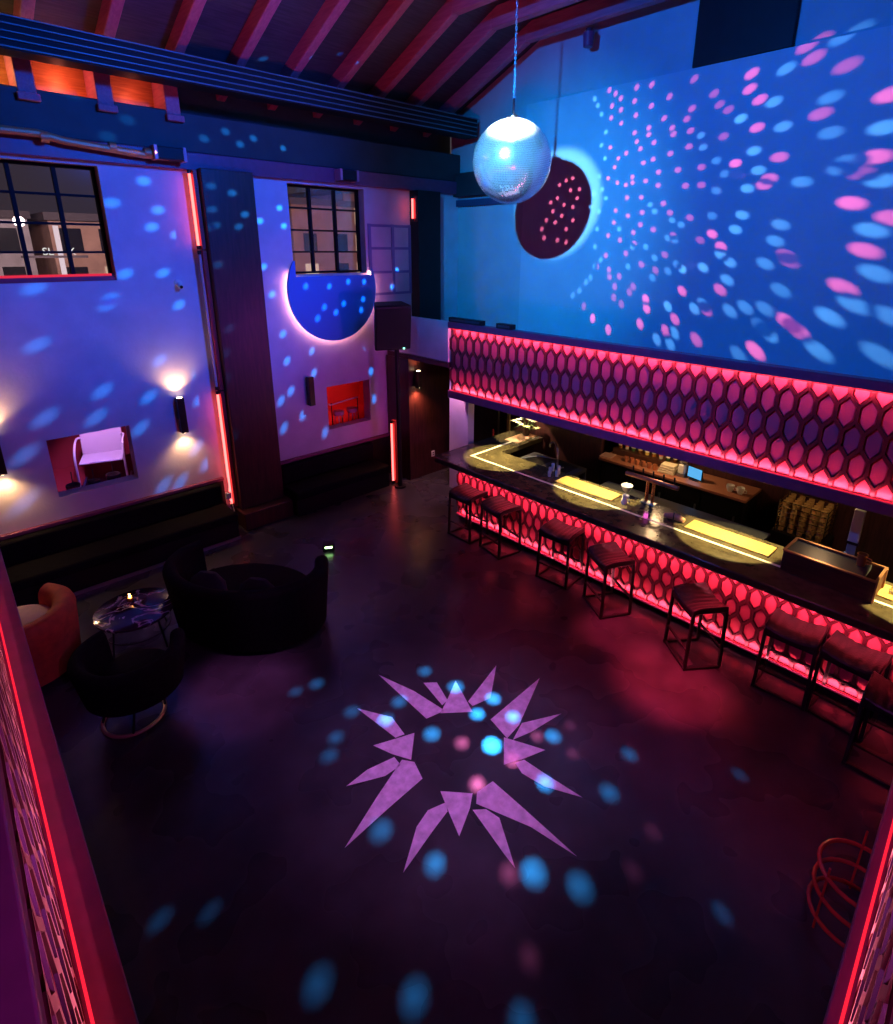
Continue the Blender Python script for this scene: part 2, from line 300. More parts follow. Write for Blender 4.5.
# pipe run above the window wall
t = thing('ceiling_pipe', 'copper pipe with couplings along the top of the window wall', 'pipe', (1.2,8.58,5.6))
MB().tube([(-3,0,.03),(.35,0,.03),(.6,0,-.02),(1.45,0,-.08),(1.75,0,-.08)],.045,10).build('pipe', PIPEM, t)
for x in (.4,1.1,1.5): MB().cyl((x-.04,0,.02-.05*x),(x+.04,0,.02-.05*x),.062,12).build('coupling', PIPEM, t)
for (x,y,z,w,l) in ((2.95,8.55,5.50,.36,'black box lamp mounted at the pipe end near the pillar'),(5.75,8.6,5.47,.32,'black box lamp on the beam above the right-hand window')):
    t = thing('box_lamp', l, 'lamp', (x,y,z))
    MB().box(-w/2,-.08,-.02,w/2,.152,.13).build('housing', BLACK, t, bevel=.01)
    for s in (-1,1): MB().box(s*w/2-.02,-.09,-.03,s*w/2+.02,.09,.14).build('end_cap', mat('pink_enamel',(.6,.25,.35),.4), t)

# ------------------------------------------------------------------ windows
def window(name, x0, x1, z0, z1, xm, zm, y=9.0):
    w = sempty(name, ((x0+x1)/2, y, z0)); cx = (x0+x1)/2
    f = MB(); t = .035
    f.box(x0-cx,-.04,0,x1-cx,.04,t).box(x0-cx,-.04,z1-z0-t,x1-cx,.04,z1-z0).box(x0-cx,-.04,0,x0-cx+t,.04,z1-z0).box(x1-cx-t,-.04,0,x1-cx,.04,z1-z0)
    f.build('window_frame', mat('black_window_steel',(.008,.008,.009),.6,spec=.15), w)
    g = MB()
    for x in xm: g.box(x-cx-.022,-.035,0,x-cx+.022,.035,z1-z0)
    for z in zm: g.box(x0-cx,-.03,z-z0-.014,x1-cx,.03,z-z0+.014)
    g.build('muntin', mat('black_window_steel',(.008,.008,.009),.6,spec=.15), w)
    MB().box(x0-cx,-.006,0,x1-cx,.006,z1-z0).build('glass_pane', clear('window_glass',(.86,.80,.84),.10), w)
window('window_1', -1.0, 2.15, 3.97, 5.36, [-.62,-.15,.31,.77,1.235,1.70], [4.32,4.665,5.01])
window('window_2', 4.76, 6.21, 3.97, 5.36, [5.24,5.72], [4.32,4.665,5.01])
REDSILL = mat('red_sill_paint', (.62,.04,.08), .4)
struct(MB().box(-1.0,8.84,3.96,2.15,8.95,4.02).build('trim_6', REDSILL))
t = thing('sill_glow','added glowing red strip standing for the lit sill of the first window','light strip',(.57,8.86,4.02))
MB().box(-1.55,-.012,0,1.55,.012,.03).build('tube', emit('sill_red',(1,.035,.09),.75), t)  # glow put in to stand for red light on the sill
for x in (-1.56,1.54): MB().box(x,-.015,0,x+.02,.015,.034).build('end_cap', BLKMETAL, t)
# relief bars painted as the window-grille shadow cast beside the disc
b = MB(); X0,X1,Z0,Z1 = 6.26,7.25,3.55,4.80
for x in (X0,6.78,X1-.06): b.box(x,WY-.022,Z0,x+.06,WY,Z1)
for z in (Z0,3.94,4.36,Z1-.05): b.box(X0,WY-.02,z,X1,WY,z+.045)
struct(b.build('grille_shadow_relief', mat('grille_shadow_tone',(.22,.2,.42),.7)))

# ------------------------------------------------------------------ street outside the windows
struct(MB().box(-40,11.3,1.3,60,90,1.6).build('ground', mat('wet_asphalt',(.10,.09,.09),.5,noise=.3)))
def building(x0,x1,y,h,c,label,lit,seed,d=8):
    t = thing('building', label, 'building', ((x0+x1)/2,y,1.6), group=None)
    w = (x1-x0)/2
    MB().box(-w,0,0,w,d,h).build('walls', mat('facade_%d'%seed, c, .8, noise=.2, nscale=1.5), t)
    MB().box(-w-.15,-.15,h-.25,w+.15,d+.15,h+.1).build('cornice', mat('facade_trim',(.10,.08,.09),.7), t)
    rnd = random.Random(seed); n = max(2,int((x1-x0)/1.6))
    for i in range(n):
        for j in range(max(1,int(h/1.9))):
            x = -w+(i+.5)*(2*w/n); z = .7+j*1.8
            on = rnd.random() < lit
            MB().box(x-.45,-.05,z,x+.45,.02,z+1.1).build('window_pane', emit('lit_window_%d'%rnd.randint(0,1), rnd.choice([(1,.62,.32),(1,.75,.5)]), .9) if on else mat('dark_glass',(.02,.02,.03),.2), t)
building(1.5,5.3,36,4.3,(.52,.47,.47),'low pale building across the street behind the lamp post',.15,1)
building(5.8,10.8,34,4.2,(.50,.30,.22),'brick-coloured building seen through the right end of the first window',.4,2)
building(18,22.5,33,5.5,(.40,.24,.18),'brown building seen through the left panes of the second window',.45,3)
building(23,28.5,35,6.5,(.33,.22,.20),'tall brown building behind the lit street lamps of the second window',.5,4)
building(-6,1.1,38,5,(.40,.36,.38),'grey building at the left edge of the first window',.2,5)
def street_lamp(x,y,h,label,s):
    t = thing('street_lamp', label, 'street lamp', (x,y,1.6))
    MB().cyl((0,0,0),(0,0,h),.06,8,.04).build('pole', mat('galvanised',(.5,.48,.48),.5), t)
    MB().ball((0,0,h+.1),.2,12,8).build('lantern', emit('lamp_glow',(1,.86,.7),s), t)
street_lamp(4.0,29,3.6,'street lamp glowing in the second pane row of the first window',14)
street_lamp(18.4,26.5,2.7,'street lamp glowing in the left panes of the second window',10)
street_lamp(22.6,27,2.9,'street lamp glowing in the right panes of the second window',10)
t = thing('sign_post', 'white sign post with pale lettering outside the first window', 'sign', (5.35,30,1.6))
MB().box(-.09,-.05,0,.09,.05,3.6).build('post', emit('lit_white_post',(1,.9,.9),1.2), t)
def text(name, s, size, m, parent, loc, rot, ext=.01):
    c = bpy.data.curves.new(name,'FONT'); c.body = s; c.size = size; c.extrude = ext; c.align_x = 'CENTER'
    o = bpy.data.objects.new(name,c); COL.objects.link(o)
    me = bpy.data.meshes.new_from_object(o.evaluated_get(bpy.context.evaluated_depsgraph_get())); bpy.data.objects.remove(o)
    o = bpy.data.objects.new(name,me); COL.objects.link(o); me.materials.clear(); me.materials.append(m); o.parent = parent; o.location = loc; o.rotation_euler = rot; return o
text('lettering','SL',.42,emit('lit_letters',(.9,1,.85),1.6),t,(-.45,-.1,2.42),(PI/2,0,0))
text('lettering','K',.42,emit('lit_letters',(.9,1,.85),1.6),t,(.42,-.1,2.42),(PI/2,0,0))
MB().box(-1.4,-.06,2.3,1.0,.0,2.4).build('sign_rail', mat('facade_trim',(.10,.08,.09),.7), t)
def car(x,y,c,label):
    t = thing('car', label, 'car', (x,y,1.6), group='cars parked across the street')
    prof = [(-2.1,.3),(2.1,.3),(2.15,.75),(1.3,.9),(.7,1.4),(-1.1,1.42),(-1.75,.95),(-2.15,.8)]
    m = MB(); n = len(prof)
    m.add([(a,-.85,z) for a,z in prof]+[(a,.85,z) for a,z in prof],[tuple(range(n)),tuple(reversed(range(n,2*n)))]+[(i,n+i,n+(i+1)%n,(i+1)%n) for i in range(n)])
    m.build('body', c, t, bevel=.06)
    MB().add([(.55,-.87,.95),(.95,-.87,.95),(.6,-.87,1.32),(-1.0,-.87,1.34),(-1.45,-.87,.97)],[(0,1,2,3,4)]).build('side_glass', mat('dark_glass',(.02,.02,.03),.2), t, fix=False)
    for s in (-1.35,1.35):
        for y_ in (-.86,.86): MB().cyl((s,y_-.1,.33),(s,y_+.1,.33),.33,14).build('wheel', BLACK, t)
carw = mat('white_car_paint',(.75,.72,.70),.3); carg = mat('grey_car_paint',(.35,.33,.33),.3)
for x,y,c,l in ((1.3,28,carw,'white car parked at the left edge of the first window'),(6.0,28.5,carw,'white car parked behind the sign post'),(10.3,28,carg,'grey car parked at the right edge of the first window'),(19.6,25,carg,'grey car parked below the left panes of the second window')):
    car(x,y,c,l)

# ------------------------------------------------------------------ pillar with neon
struct(MB().box(3.32,8.5,.28,4.07,WY-.002,5.42).build('pillar', MAROON, bevel=.01))
struct(MB().box(3.27,8.28,0,4.11,WY-.002,.29).build('trim_8', MAROON, bevel=.01))
def neon(name, label, x, y, z0, z1, on, dx=-1, dy=0, back=True):
    t = thing(name, label, 'neon tube', (x,y,z0), group=None)
    MB().cyl((0,0,.04),(0,0,z1-z0-.04),.019,12).build('tube', emit('red_neon',(1,.10,.09),5.5) if on else mat('unlit_neon_glass',(.55,.42,.45),.15), t)
    for z in (0,z1-z0-.05): MB().cyl((0,0,z),(0,0,z+.05),.026,12).build('end_cap', BLKMETAL, t)
    MB().box(.03, -.05, 0, .085, .05, z1-z0).build('channel', mat('red_channel',(.5,.03,.03),.4), t) if dx else MB().box(-.05,.03,0,.05,.055,z1-z0).build('channel', mat('red_channel',(.5,.03,.03),.4), t)
neon('neon_tube','lit upper red neon tube on the side of the big pillar',3.225,8.66,4.36,5.40,True)
neon('neon_tube','unlit middle neon tube on the side of the big pillar',3.225,8.66,2.30,4.34,False)
neon('neon_tube','lit lower red neon tube on the side of the big pillar',3.225,8.66,.33,2.28,True)
neon('neon_tube','short red neon tube at the top of the black column',7.16,8.62,4.86,5.30,True)
neon('neon_tube','red neon tube low in the corner under the loudspeaker',6.22,8.22,.01,1.28,True)
t = thing('power_cord','thin black cord with a plug hanging beside the pillar foot','cord',(3.10,8.40,.5))
MB().tube(smooth([(0,0,.5),(.01,0,.3),(-.03,-.03,.15),(0,-.1,.02),(-.02,-.2,-.05)]),.006,6).build('cable', mat('clear_cable',(.5,.45,.4),.3), t)
MB().box(-.05,-.04,.10,.03,.02,.2).build('plug', WHITE, t, bevel=.006)

struct(MB().box(7.24,8.55,2.75,7.79,WY-.002,5.40).build('column', BLACK))
struct(MB().box(6.6,7.06,2.5,6.72,WY-.002,3.2).build('trim_9', PLASTER))
struct(MB().box(6.6,7.06,2.42,8.5,WY-.03,2.52).build('ceiling_passage', PLUM_DK))
struct(MB().box(6.72,-3.2,2.55,8.5,8.55,2.72).build('floor_balcony', PLUM_DK))
struct(MB().box(6.56,8.1,0,8.5,8.2,2.42).build('wall_passage', MAROON))
struct(MB().box(6.56,8.2,0,6.62,WY-.03,2.42).build('wall_return', MAROON))
struct(MB().box(6.75,-1.0,1.98,8.5,7.0,2.08).build('ceiling_bar', BLACK))
struct(MB().box(6.9,6.85,0,7.05,7.34,2.42).build('wall_bar_end', PLASTER))
struct(MB().box(8.13,4.85,0,8.2,6.9,1.98).build('wall_brown', MAROON))
t = sempty('door_1',(7.7,7.25,0))
MB().box(0,-.4,0,.05,.4,2.05).build('door_leaf', BLACK, t); MB().box(-.03,-.34,.95,0,-.30,1.1).build('handle', CHROME, t)
struct(MB().box(8.08,6.9,0,8.16,6.95,1.98).build('trim_10', mat('brass_strip',(.8,.6,.3),.35)))
t = thing('wall_outlet','small white outlet plate low on the maroon wall','outlet',(7.15,8.1,.36))
MB().box(-.04,-.015,0,.04,0,.12).build('plate', WHITE, t, bevel=.004)
for z in (.03,.075): MB().box(-.015,-.018,z,.015,-.014,z+.02).build('socket', BLACK, t)
struct(MB().box(.3,8.10,0,3.1,8.12,.05).build('trim_11', mat('grey_metal_edge',(.35,.33,.32),.4,metal=.6)))

# banquettes
for (x0,x1,l) in ((-1.2,3.1,'long black banquette under the left wall sconces'),(4.14,6.08,'black banquette between the big pillar and the corner')):
    t = thing('banquette', l, 'banquette', ((x0+x1)/2,8.45,0)); h = (x1-x0)/2
    MB().box(-h,-.28,0,h,.31,.30).build('base', BLACK, t)
    MB().box(-h,-.32,.30,h,.2,.44).build('seat', BLKFAB, t, bevel=.03)
    MB().box(-h,.18,.44,h,.31,.77).build('backrest', BLKFAB, t, bevel=.03)

# ------------------------------------------------------------------ wall pieces
def disc():
    cx,cz,r = 5.44,3.70,.875
    pts = [(cx+r*math.cos(2*PI*i/160), cz+r*math.sin(2*PI*i/160)) for i in range(160)]
    x0,x1,zb = 4.73,6.24,3.93
    keep = [p for p in pts if not (p[1] > zb and x0 < p[0] < x1)]
    # order from right side down round to the left side
    keep.sort(key=lambda p: -((math.atan2(p[1]-cz,p[0]-cx)+PI/2+PI) % (2*PI)))
    right = [p for p in keep if p[0] > cx]; left = [p for p in keep if p[0] <= cx]
    poly = keep
    a = poly[0]; b = poly[-1]
    xs = [x1,x0] if a[0] < b[0] else [x0,x1]
    poly = poly + [(x1 if b[0] > cx else x0, b[1]), (x1 if b[0] > cx else x0, zb), (x0 if b[0] > cx else x1, zb), (x0 if b[0] > cx else x1, a[1])]
    return poly, cx, cz
poly,cx,cz = disc()
t = thing('wall_disc','big round blue disc with a glowing halo below the right-hand window','wall disc',(cx,WY,cz))
def ring(poly, y0, y1, m, nm, par):
    n = len(poly); b = MB()
    b.add([(x-cx,y0,z-cz) for x,z in poly]+[(x-cx,y1,z-cz) for x,z in poly],[tuple(range(n)),tuple(reversed(range(n,2*n)))]+[(i,n+i,n+(i+1)%n,(i+1)%n) for i in range(n)])
    return b.build(nm, m, par, sharp=25)
ring(poly,-.11,-.07,mat('blue_disc_paint',(.05,.27,.72),.55),'face',t)
arc = [(.80*math.cos(a),-.045,.80*math.sin(a)) for a in [R(200+ (340-200)*i/40) for i in range(41)]]
arc2 = [(.835*math.cos(a),-.045,.835*math.sin(a)) for a in [R(160+(20 if 0 else 220)*i/60) for i in range(61)]]
MB().tube(arc2,.012,6).build('led_strip', emit('pink_led',(1,.33,.32),30), t)

def loudspeaker():
    t = thing('loudspeaker','black loudspeaker with a green light on a pole by the corner','loudspeaker',(5.95,8.0,0))
    MB().cyl((.27,.0,.02),(.27,.0,2.80),.043,12).build('pole', BLACK, t)
    MB().cyl((.27,.0,0),(.27,.0,.03),.11,20).build('base', BLACK, t)
    pr = [(-.32,-.15),(.32,-.15),(.25,.19),(-.25,.19)]
    m = MB().prism(pr,0,.77); M_ = Matrix.Translation((.02,-.16,2.74)) @ Matrix.Rotation(R(-22),4,'Z') @ Matrix.Rotation(R(8),4,'X')
    m.xf(M_).build('cabinet', mat('speaker_black',(.008,.010,.011),.55), t, bevel=.03)
    g = MB().box(-.29,-.165,.05,.29,-.150,.72); g.xf(M_).build('grille', mat('speaker_grille',(.012,.014,.015),.7,bump=.6,bscale=200), t)
    e = MB().box(.17,-.175,.02,.20,-.162,.045); e.xf(M_).build('power_light', emit('green_led',(.2,1,.55),4), t)
    MB().box(.20,-.1,2.70,.34,.06,2.78).build('bracket', BLKMETAL, t)
loudspeaker()

SC_W = (1.,.55,.22)
def sconce(label, x, y, z0, z1, lit, tone=SC_W, up=32, dn=23):
    t = thing('wall_sconce', label, 'wall sconce', (x,y,z0), group=None); h = z1-z0
    m = MB().box(-.05,-.14,0,.05,-.04,h).build('body', mat('dark_bronze',(.05,.03,.02),.35,metal=.6), t, bevel=.006)
    MB().box(-.035,-.05,h*.35,.035,0,h*.65).build('bracket', BLKMETAL, t)
    for z,s in ((h,1),(0,-1)):
        MB().cyl((0,-.09,z-.002*s),(0,-.09,z+.004*s),.036,16).build('lens', emit('warm_lens',(1,.72,.4),20 if lit else 0.02) if lit else mat('unlit_lens',(.3,.25,.2),.3), t)
        if lit:
            p = spot('sconce_lamp',(x,y-.095,z0+z+.05*s),(x,y-.02,z0+z+2*s),up if s > 0 else dn,tone,128,1.,.03)
sconce('lit up-and-down sconce on the wall left of the big pillar',2.68,WY,1.72,2.26,True)
sconce('lit up-and-down sconce at the left edge of the photo',.46,WY,1.66,2.14,True)
sconce('unlit sconce between the big pillar and the small red opening',4.85,WY,1.74,2.25,False)
sconce('small sconce on the maroon wall beside the loudspeaker pole',6.72,8.1,1.88,2.20,True,(1,.35,.15),10,50)
t = thing('security_camera','tiny white camera high on the wall left of the big pillar','camera',(2.92,WY,3.9))
MB().cyl((0,0,0),(0,-.03,0),.05,16).build('mount', WHITE, t); MB().cyl((0,-.03,-.02),(.0,-.12,-.05),.035,14).build('body', WHITE, t); MB().cyl((0,-.118,-.05),(0,-.13,-.053),.022,12).build('lens', BLACK, t)

# ------------------------------------------------------------------ openings with the hall behind
def hall(x0,x1,zf,zc,c,nm):
    m = MB(); y0,y1 = WY+.22,10.7
    m.quad((x0,y1,zf),(x1,y1,zf),(x1,y1,zc),(x0,y1,zc)).quad((x0,y0,zf),(x0,y1,zf),(x0,y1,zc),(x0,y0,zc)).quad((x1,y1,zf),(x1,y0,zf),(x1,y0,zc),(x1,y1,zc)).quad((x0,y0,zc),(x0,y1,zc),(x1,y1,zc),(x1,y0,zc)).quad((x0,y0,zf),(x1,y0,zf),(x1,y1,zf),(x0,y1,zf))
    struct(m.build(nm, c, fix=False))
struct(MB().box(.3,WY+.22,.80,3.0,10.7,.919).build('floor_hall', PLUM_DK)); struct(MB().box(4.7,WY+.22,.80,7.2,10.7,.919).build('floor_hall', PLUM_DK))
hall(.3,3.0,.92,2.7,mat('hall_wall_wine',(.34,.02,.05),.6),'wall_hall_left'); hall(4.7,7.2,.92,2.7,mat('hall_wall_red',(.78,.02,.025),.6),'wall_hall_right')
t = thing('patio_chair','lilac metal shell armchair with tube arms behind the left wall opening','chair',(1.72,9.55,.92),R(-18))
LILAC = mat('lilac_enamel',(.66,.50,.74),.45)
MB().box(-.28,-.26,.41,.28,.20,.44).build('seat', LILAC, t, bevel=.012)
MB().bar((0,.20,.42),(0,.31,.94),.56,.03,(0,1,0)).build('backrest', LILAC, t, bevel=.012)
for s in (-1,1): MB().tube(smooth([(s*.31,.30,.02),(s*.31,-.26,.02),(s*.31,-.30,.2),(s*.31,-.28,.52),(s*.31,-.12,.66),(s*.31,.16,.70),(s*.27,.24,.68)],5),.016,8).build('arm_frame', LILAC, t)
for x,y,h,r,l in ((1.48,9.16,.20,.075,'dark pot in front of the lilac chair in the left opening'),(1.74,9.18,.22,.095,'wider dark pot on the right in the left opening'),(1.22,9.17,.2,.085,'dark pot at the left end of the left opening')):
    t = thing('flower_pot', l, 'pot', (x,y,.92))
    MB().lathe([(r*.75,0),(r,h),(r*1.06,h),(r*1.06,h+.03),(r*.9,h+.03),(r*.88,h-.02),(.001,h-.02)],20).build('pot', mat('dark_pot',(.05,.02,.022),.6), t)
    MB().tube([(0,0,h-.02),(.01,0,h+.22)],.006,6).build('stem', mat('dark_stem',(.04,.03,.02),.7), t)
for x,l in ((5.82,'small pink stool on the left inside the red opening'),(6.14,'small pink stool on the right inside the red opening')):
    t = thing('low_stool', l, 'stool', (x,9.42,.92))
    MB().lathe([(.10,.30),(.11,.32),(.11,.37),(.10,.39),(.001,.39)],20).build('seat', mat('pink_vinyl',(.75,.42,.38),.4), t)
    for k in range(3): MB().cyl((.07*math.cos(k*2.1),.07*math.sin(k*2.1),.31),(.10*math.cos(k*2.1),.10*math.sin(k*2.1),0),.010,8).build('leg', WHITE, t)
t = thing('hand_rail','pale rail crossing inside the small red opening','rail',(5.9,9.3,.92))
MB().tube(smooth([(-.36,0,.60),(-.30,0,.57),(.0,0,.60),(.32,0,.62)]),.014,8).build('rail', mat('pale_rail',(.8,.7,.6),.3), t)
for x in (-.3,.3): MB().cyl((x,0,0),(x,0,.6),.010,8).build('post', BLKMETAL, t)
# ------------------------------------------------------------------ hexagon panels
def clip(poly, lo, hi):
    for sgn, lim in ((1,lo),(-1,-hi)):
        out = []
        for i,p in enumerate(poly):
            q = poly[(i+1)%len(poly)]
            dp, dq = sgn*p[1]-lim, sgn*q[1]-lim
            if dp >= 0: out.append(p)
            if (dp >= 0) != (dq >= 0):
                k = dp/(dp-dq); out.append((p[0]+(q[0]-p[0])*k, p[1]+(q[1]-p[1])*k))
        poly = out
        if len(poly) < 3: return []
    return poly
def hexpanel(par, L, v0, Hp, w, yp, depth, ins=.80, face=.012):
    """honeycomb of tall hexagons: wine ribs standing proud of red cell plates; front is local -y"""
    pitch = Hp/4; s = pitch*.60; h = pitch-s
    rib = MB(); cell = MB()
    n = int(L/w)
    for row in range(5):
        zc = row*pitch; off = .5 if row % 2 else 0.
        for c in range(n+1):
            xc = (c+off)*w
            if xc-w/2 < -1e-6 or xc+w/2 > L+1e-6: continue
            pl = [(xc,zc+s/2+h),(xc-w/2,zc+s/2),(xc-w/2,zc-s/2),(xc,zc-s/2-h),(xc+w/2,zc-s/2),(xc+w/2,zc+s/2)]
            pl = clip(pl, 0, Hp)
            if not pl: continue
            cx = sum(p[0] for p in pl)/len(pl); cz = sum(p[1] for p in pl)/len(pl)
            inn = [(cx+(p[0]-cx)*ins, cz+(p[1]-cz)*(1-(1-ins)*.62)) for p in pl]; k = len(pl)
            yf = yp-depth
            rib.add([(p[0],yf,v0+p[1]) for p in pl]+[(p[0],yf,v0+p[1]) for p in inn]+[(p[0],yp,v0+p[1]) for p in inn],
                    [(i,(i+1)%k,k+(i+1)%k,k+i) for i in range(k)]+[(k+i,k+(i+1)%k,2*k+(i+1)%k,2*k+i) for i in range(k)])
            # gently domed cell plate
            in2 = [(cx+(p[0]-cx)*.82, cz+(p[1]-cz)*.89) for p in inn]
            cell.add([(p[0],yp,v0+p[1]) for p in inn]+[(p[0],yp-face,v0+p[1]) for p in in2],
                     [(i,(i+1)%k,k+(i+1)%k,k+i) for i in range(k)]+[tuple(k+i for i in range(k))])
    cell.build('panel', HEXRED, par, fix=False, sharp=20); rib.build('lattice', mat('wine_lattice', (.085,.012,.022), .35), par, fix=False)
    MB().box(0,yp+.001,v0,L,yp+.03,v0+Hp).build('backing', PLUM_DK, par)
LEDM = emit('red_led', (1,.016,.045), 1.2)
def wash(par, x, y, z, L, size, power, tilt, col=(1,.15,.23)):
    """one-sided LED bar lamp facing the panel (local +y), tilted up or down"""
    l = bpy.data.lights.new('led_bar', 'AREA'); l.shape = 'RECTANGLE'; l.size = L; l.size_y = size; l.energy = power; l.color = col
    o = bpy.data.objects.new('led_bar', l); COL.objects.link(o); o.parent = par; o.location = (x,y,z); o.rotation_euler = (PI/2+tilt,0,0)
    return o
def balcony(label, loc, rz, L, depth, w=.185, z0=1.9, cap=None, rd=.035, pw=1.):
    t = thing('balcony_front', label, 'balcony front', (loc[0],loc[1],0), rz)
    v0 = z0+.13; Hp = 1.08
    hexpanel(t, L, v0, Hp, w, 0, rd)
    MB().box(0,-depth,z0,L,.06,v0).build('frame', PLUM, t, bevel=.006)
    MB().box(0,-(cap or depth),v0+Hp,L,.06,v0+Hp+.10).build('frame', PLUM, t, bevel=.006)
    for z,dp in ((v0+.006,.052 if cap else depth), (v0+Hp-.012,cap or depth)): MB().box(.03,-dp+.012,z,L-.03,-dp+.022,z+.006).build('led_strip', LEDM, t)
    wash(t, L/2, -depth+(.03 if cap else -.005), v0+(.012 if cap else .02), L-.1, .02, LED_W*L*pw, R(62 if cap else 38)); wash(t, L/2, -max(.08,cap or depth)-.005, v0+Hp-.02, L-.1, .02, LED_W*L*(pw if not cap else .05), R(-38))
    return t
balcony('red honeycomb balcony front above the bar with plum frame', (6.66,7.05), R(-90), 7.1, .08)
balcony('red honeycomb balcony front cut by the left edge of the photo', (-.117,0), R(90-1.36), 8.7, .144, cap=.014, rd=.02, pw=.32)
balcony('red honeycomb balcony front in the lower right corner of the photo', (6.55,.05), R(181.5), 6.6, .074, cap=.014, rd=.02, pw=.32)

# ------------------------------------------------------------------ bar
bar = thing('bar_counter','long L-shaped bar with red honeycomb front and dark stone top','bar',(6.09,6.29,0),R(-90))
# local x runs along -Y world, local y runs along +X world
def lw(x,y): return (6.29-y, x-6.09)
MB().box(0,.035,.10,6.5,.70,.97).build('body', BLACK, bar)
MB().box(0,.06,0,6.5,.65,.10).build('kick_plate', BLACK, bar)
hexpanel(bar, 6.5, .11, .84, .155, .02, .032)
MB().box(0,-.03,.08,6.5,.035,.108).build('toe_rail', PLUM, bar, bevel=.004)
for z,y in ((.112,-.018),(.952,-.05)): MB().box(.02,y,z,6.48,y+.010,z+.006).build('led_strip', LEDM, bar)
wash(bar, 3.25, -.15, .955, 6.4, .03, LED_W*6.5*1.6, R(-35)); wash(bar, 3.25, -.06, .125, 6.4, .02, LED_W*6.5*.8, R(40))
top = [lw(*p) for p in ((5.94,6.69),(5.90,6.64),(5.90,-.15),(6.91,-.15),(6.91,6.03),(8.05,6.05),(8.05,6.73))]
MB().prism(top,.97,1.07).build('countertop', STONE, bar, bevel=.015)
ins = [lw(*p) for p in ((6.365,6.27),(6.365,-.1),(6.405,-.1),(6.405,6.225),(7.5,6.245),(7.5,6.29))]
MB().prism(ins,1.066,1.0725).build('inlay', IVORY, bar)
for (y0,y1,x0,x1,l) in ((3.66,4.62,6.51,6.80,'gold woven bar mat under the middle of the balcony, farthest along the front'),(1.62,2.61,6.50,6.79,'gold woven bar mat beside the dark wooden box'),(-.1,.66,6.50,6.80,'gold woven bar mat at the right edge of the photo')):
    t = thing('bar_mat', l, 'bar mat', ((x0+x1)/2,(y0+y1)/2,1.07), 0, 'gold mats on the bar')
    MB().box(-(x1-x0)/2,-(y1-y0)/2,0,(x1-x0)/2,(y1-y0)/2,.014).build('mat', GOLDMAT, t, bevel=.004)
t = thing('bar_mat','short pinkish mat under the flowers on the bar return','bar mat',(7.72,6.28,1.07),R(2))
MB().box(-.30,-.15,0,.30,.15,.012).build('mat', mat('peach_mat',(.75,.42,.26),.7,noise=.1,nscale=40), t, bevel=.004)

# back bar
t = thing('back_bar','dark back bar cabinet with copper-edged top behind the bar','cabinet',(8.18,3.55,0))
MB().box(-.28,-1.15,.06,.30,1.15,1.04).build('body', BLACK, t)
MB().box(-.31,-1.18,1.04,.30,1.18,1.08).build('worktop', mat('copper_wood',(.42,.16,.09),.35), t, bevel=.005)
for k in range(4):
    y = -1.12+.56*k
    d = MB().box(-.30,y+.01,.10,-.282,y+.55,1.0).build('door', mat('fridge_black',(.015,.014,.015),.2), t)
    MB().box(-.33,y+.05,.5,-.30,y+.07,.8).build('handle', STEEL, d)
t = thing('glass_shelf','dark stepped shelf carrying the bottles on the back bar','shelf',(8.30,4.05,1.08))
MB().box(-.10,-.62,0,.16,.62,.10).build('shelf', WALNUT, t, bevel=.004)
t = thing('chopping_board','small pinkish board at the end of the back bar','board',(8.04,4.66,1.08),R(8))
MB().box(-.12,-.10,0,.12,.10,.02).build('board', mat('pink_board',(.62,.36,.30),.5), t, bevel=.005)
def bottle(loc, c, h, label, grp):
    t = thing('bottle', label, 'bottle', loc, 0, grp)
    MB().lathe([(.032,0),(.036,.01),(.036,h*.55),(.030,h*.64),(.013,h*.74),(.012,h*.94),(.015,h*.95),(.015,h)],14).build('body', mat('bottle_%s'%c[0], c[1], .12, spec=.7), t)
    MB().cyl((0,0,h),(0,0,h+.03),.014,10).build('cap', BRASS, t)
    MB().lathe([(.0365,h*.18),(.0368,h*.18),(.0368,h*.45),(.0365,h*.45)],14).build('label', mat('bottle_label_%s'%c[0], c[2], .5), t)
BC = [('amber',(.40,.16,.03),(.8,.7,.5)),('clear',(.55,.52,.45),(.75,.2,.15)),('green',(.05,.14,.05),(.8,.75,.6)),('brown',(.16,.06,.02),(.75,.6,.3)),('gold',(.7,.5,.12),(.85,.8,.7))]
for i in range(10):
    y = 4.60-.122*i
    bottle((8.32,y,1.18), BC[i%5], .24+.03*((i*7)%3), 'one of the small bottles lined up on the stepped shelf of the back bar', 'bottles on the back bar')
for i in range(6):
    y = 3.96-.10*i
    t = thing('tumbler','small amber glass in the front row on the back bar','glass',(8.03,y+.35,1.08),0,'amber glasses on the back bar')
    MB().lathe([(.028,0),(.036,.09),(.033,.09),(.026,.008),(.001,.008)],14).build('glass', mat('amber_glass',(.45,.16,.08),.1,spec=.7), t)
t = thing('folded_towels','pile of folded cream towels on the back bar','towels',(8.08,3.62,1.08),R(5))
for k in range(4): MB().box(-.10+.01*k,-.13+.01*(k%2),.035*k,.10,.13-.01*k,.035*k+.033).build('towel', mat('cream_towel',(.78,.68,.48),.9,bump=.3), t, bevel=.012)
t = thing('coffee_grinder','white upright machine beside the blue screen','machine',(8.10,3.40,1.08))
MB().box(-.07,-.06,0,.07,.06,.05).build('base', STEEL, t, bevel=.006); MB().box(-.06,-.05,.05,.06,.05,.20).build('body', WHITE, t, bevel=.012); MB().lathe([(.03,.20),(.06,.23),(.055,.23),(.001,.21)],16).build('hopper', STEEL, t)
t = thing('tablet_screen','glowing light-blue screen on the back bar','screen',(8.08,3.20,1.08),R(-12))
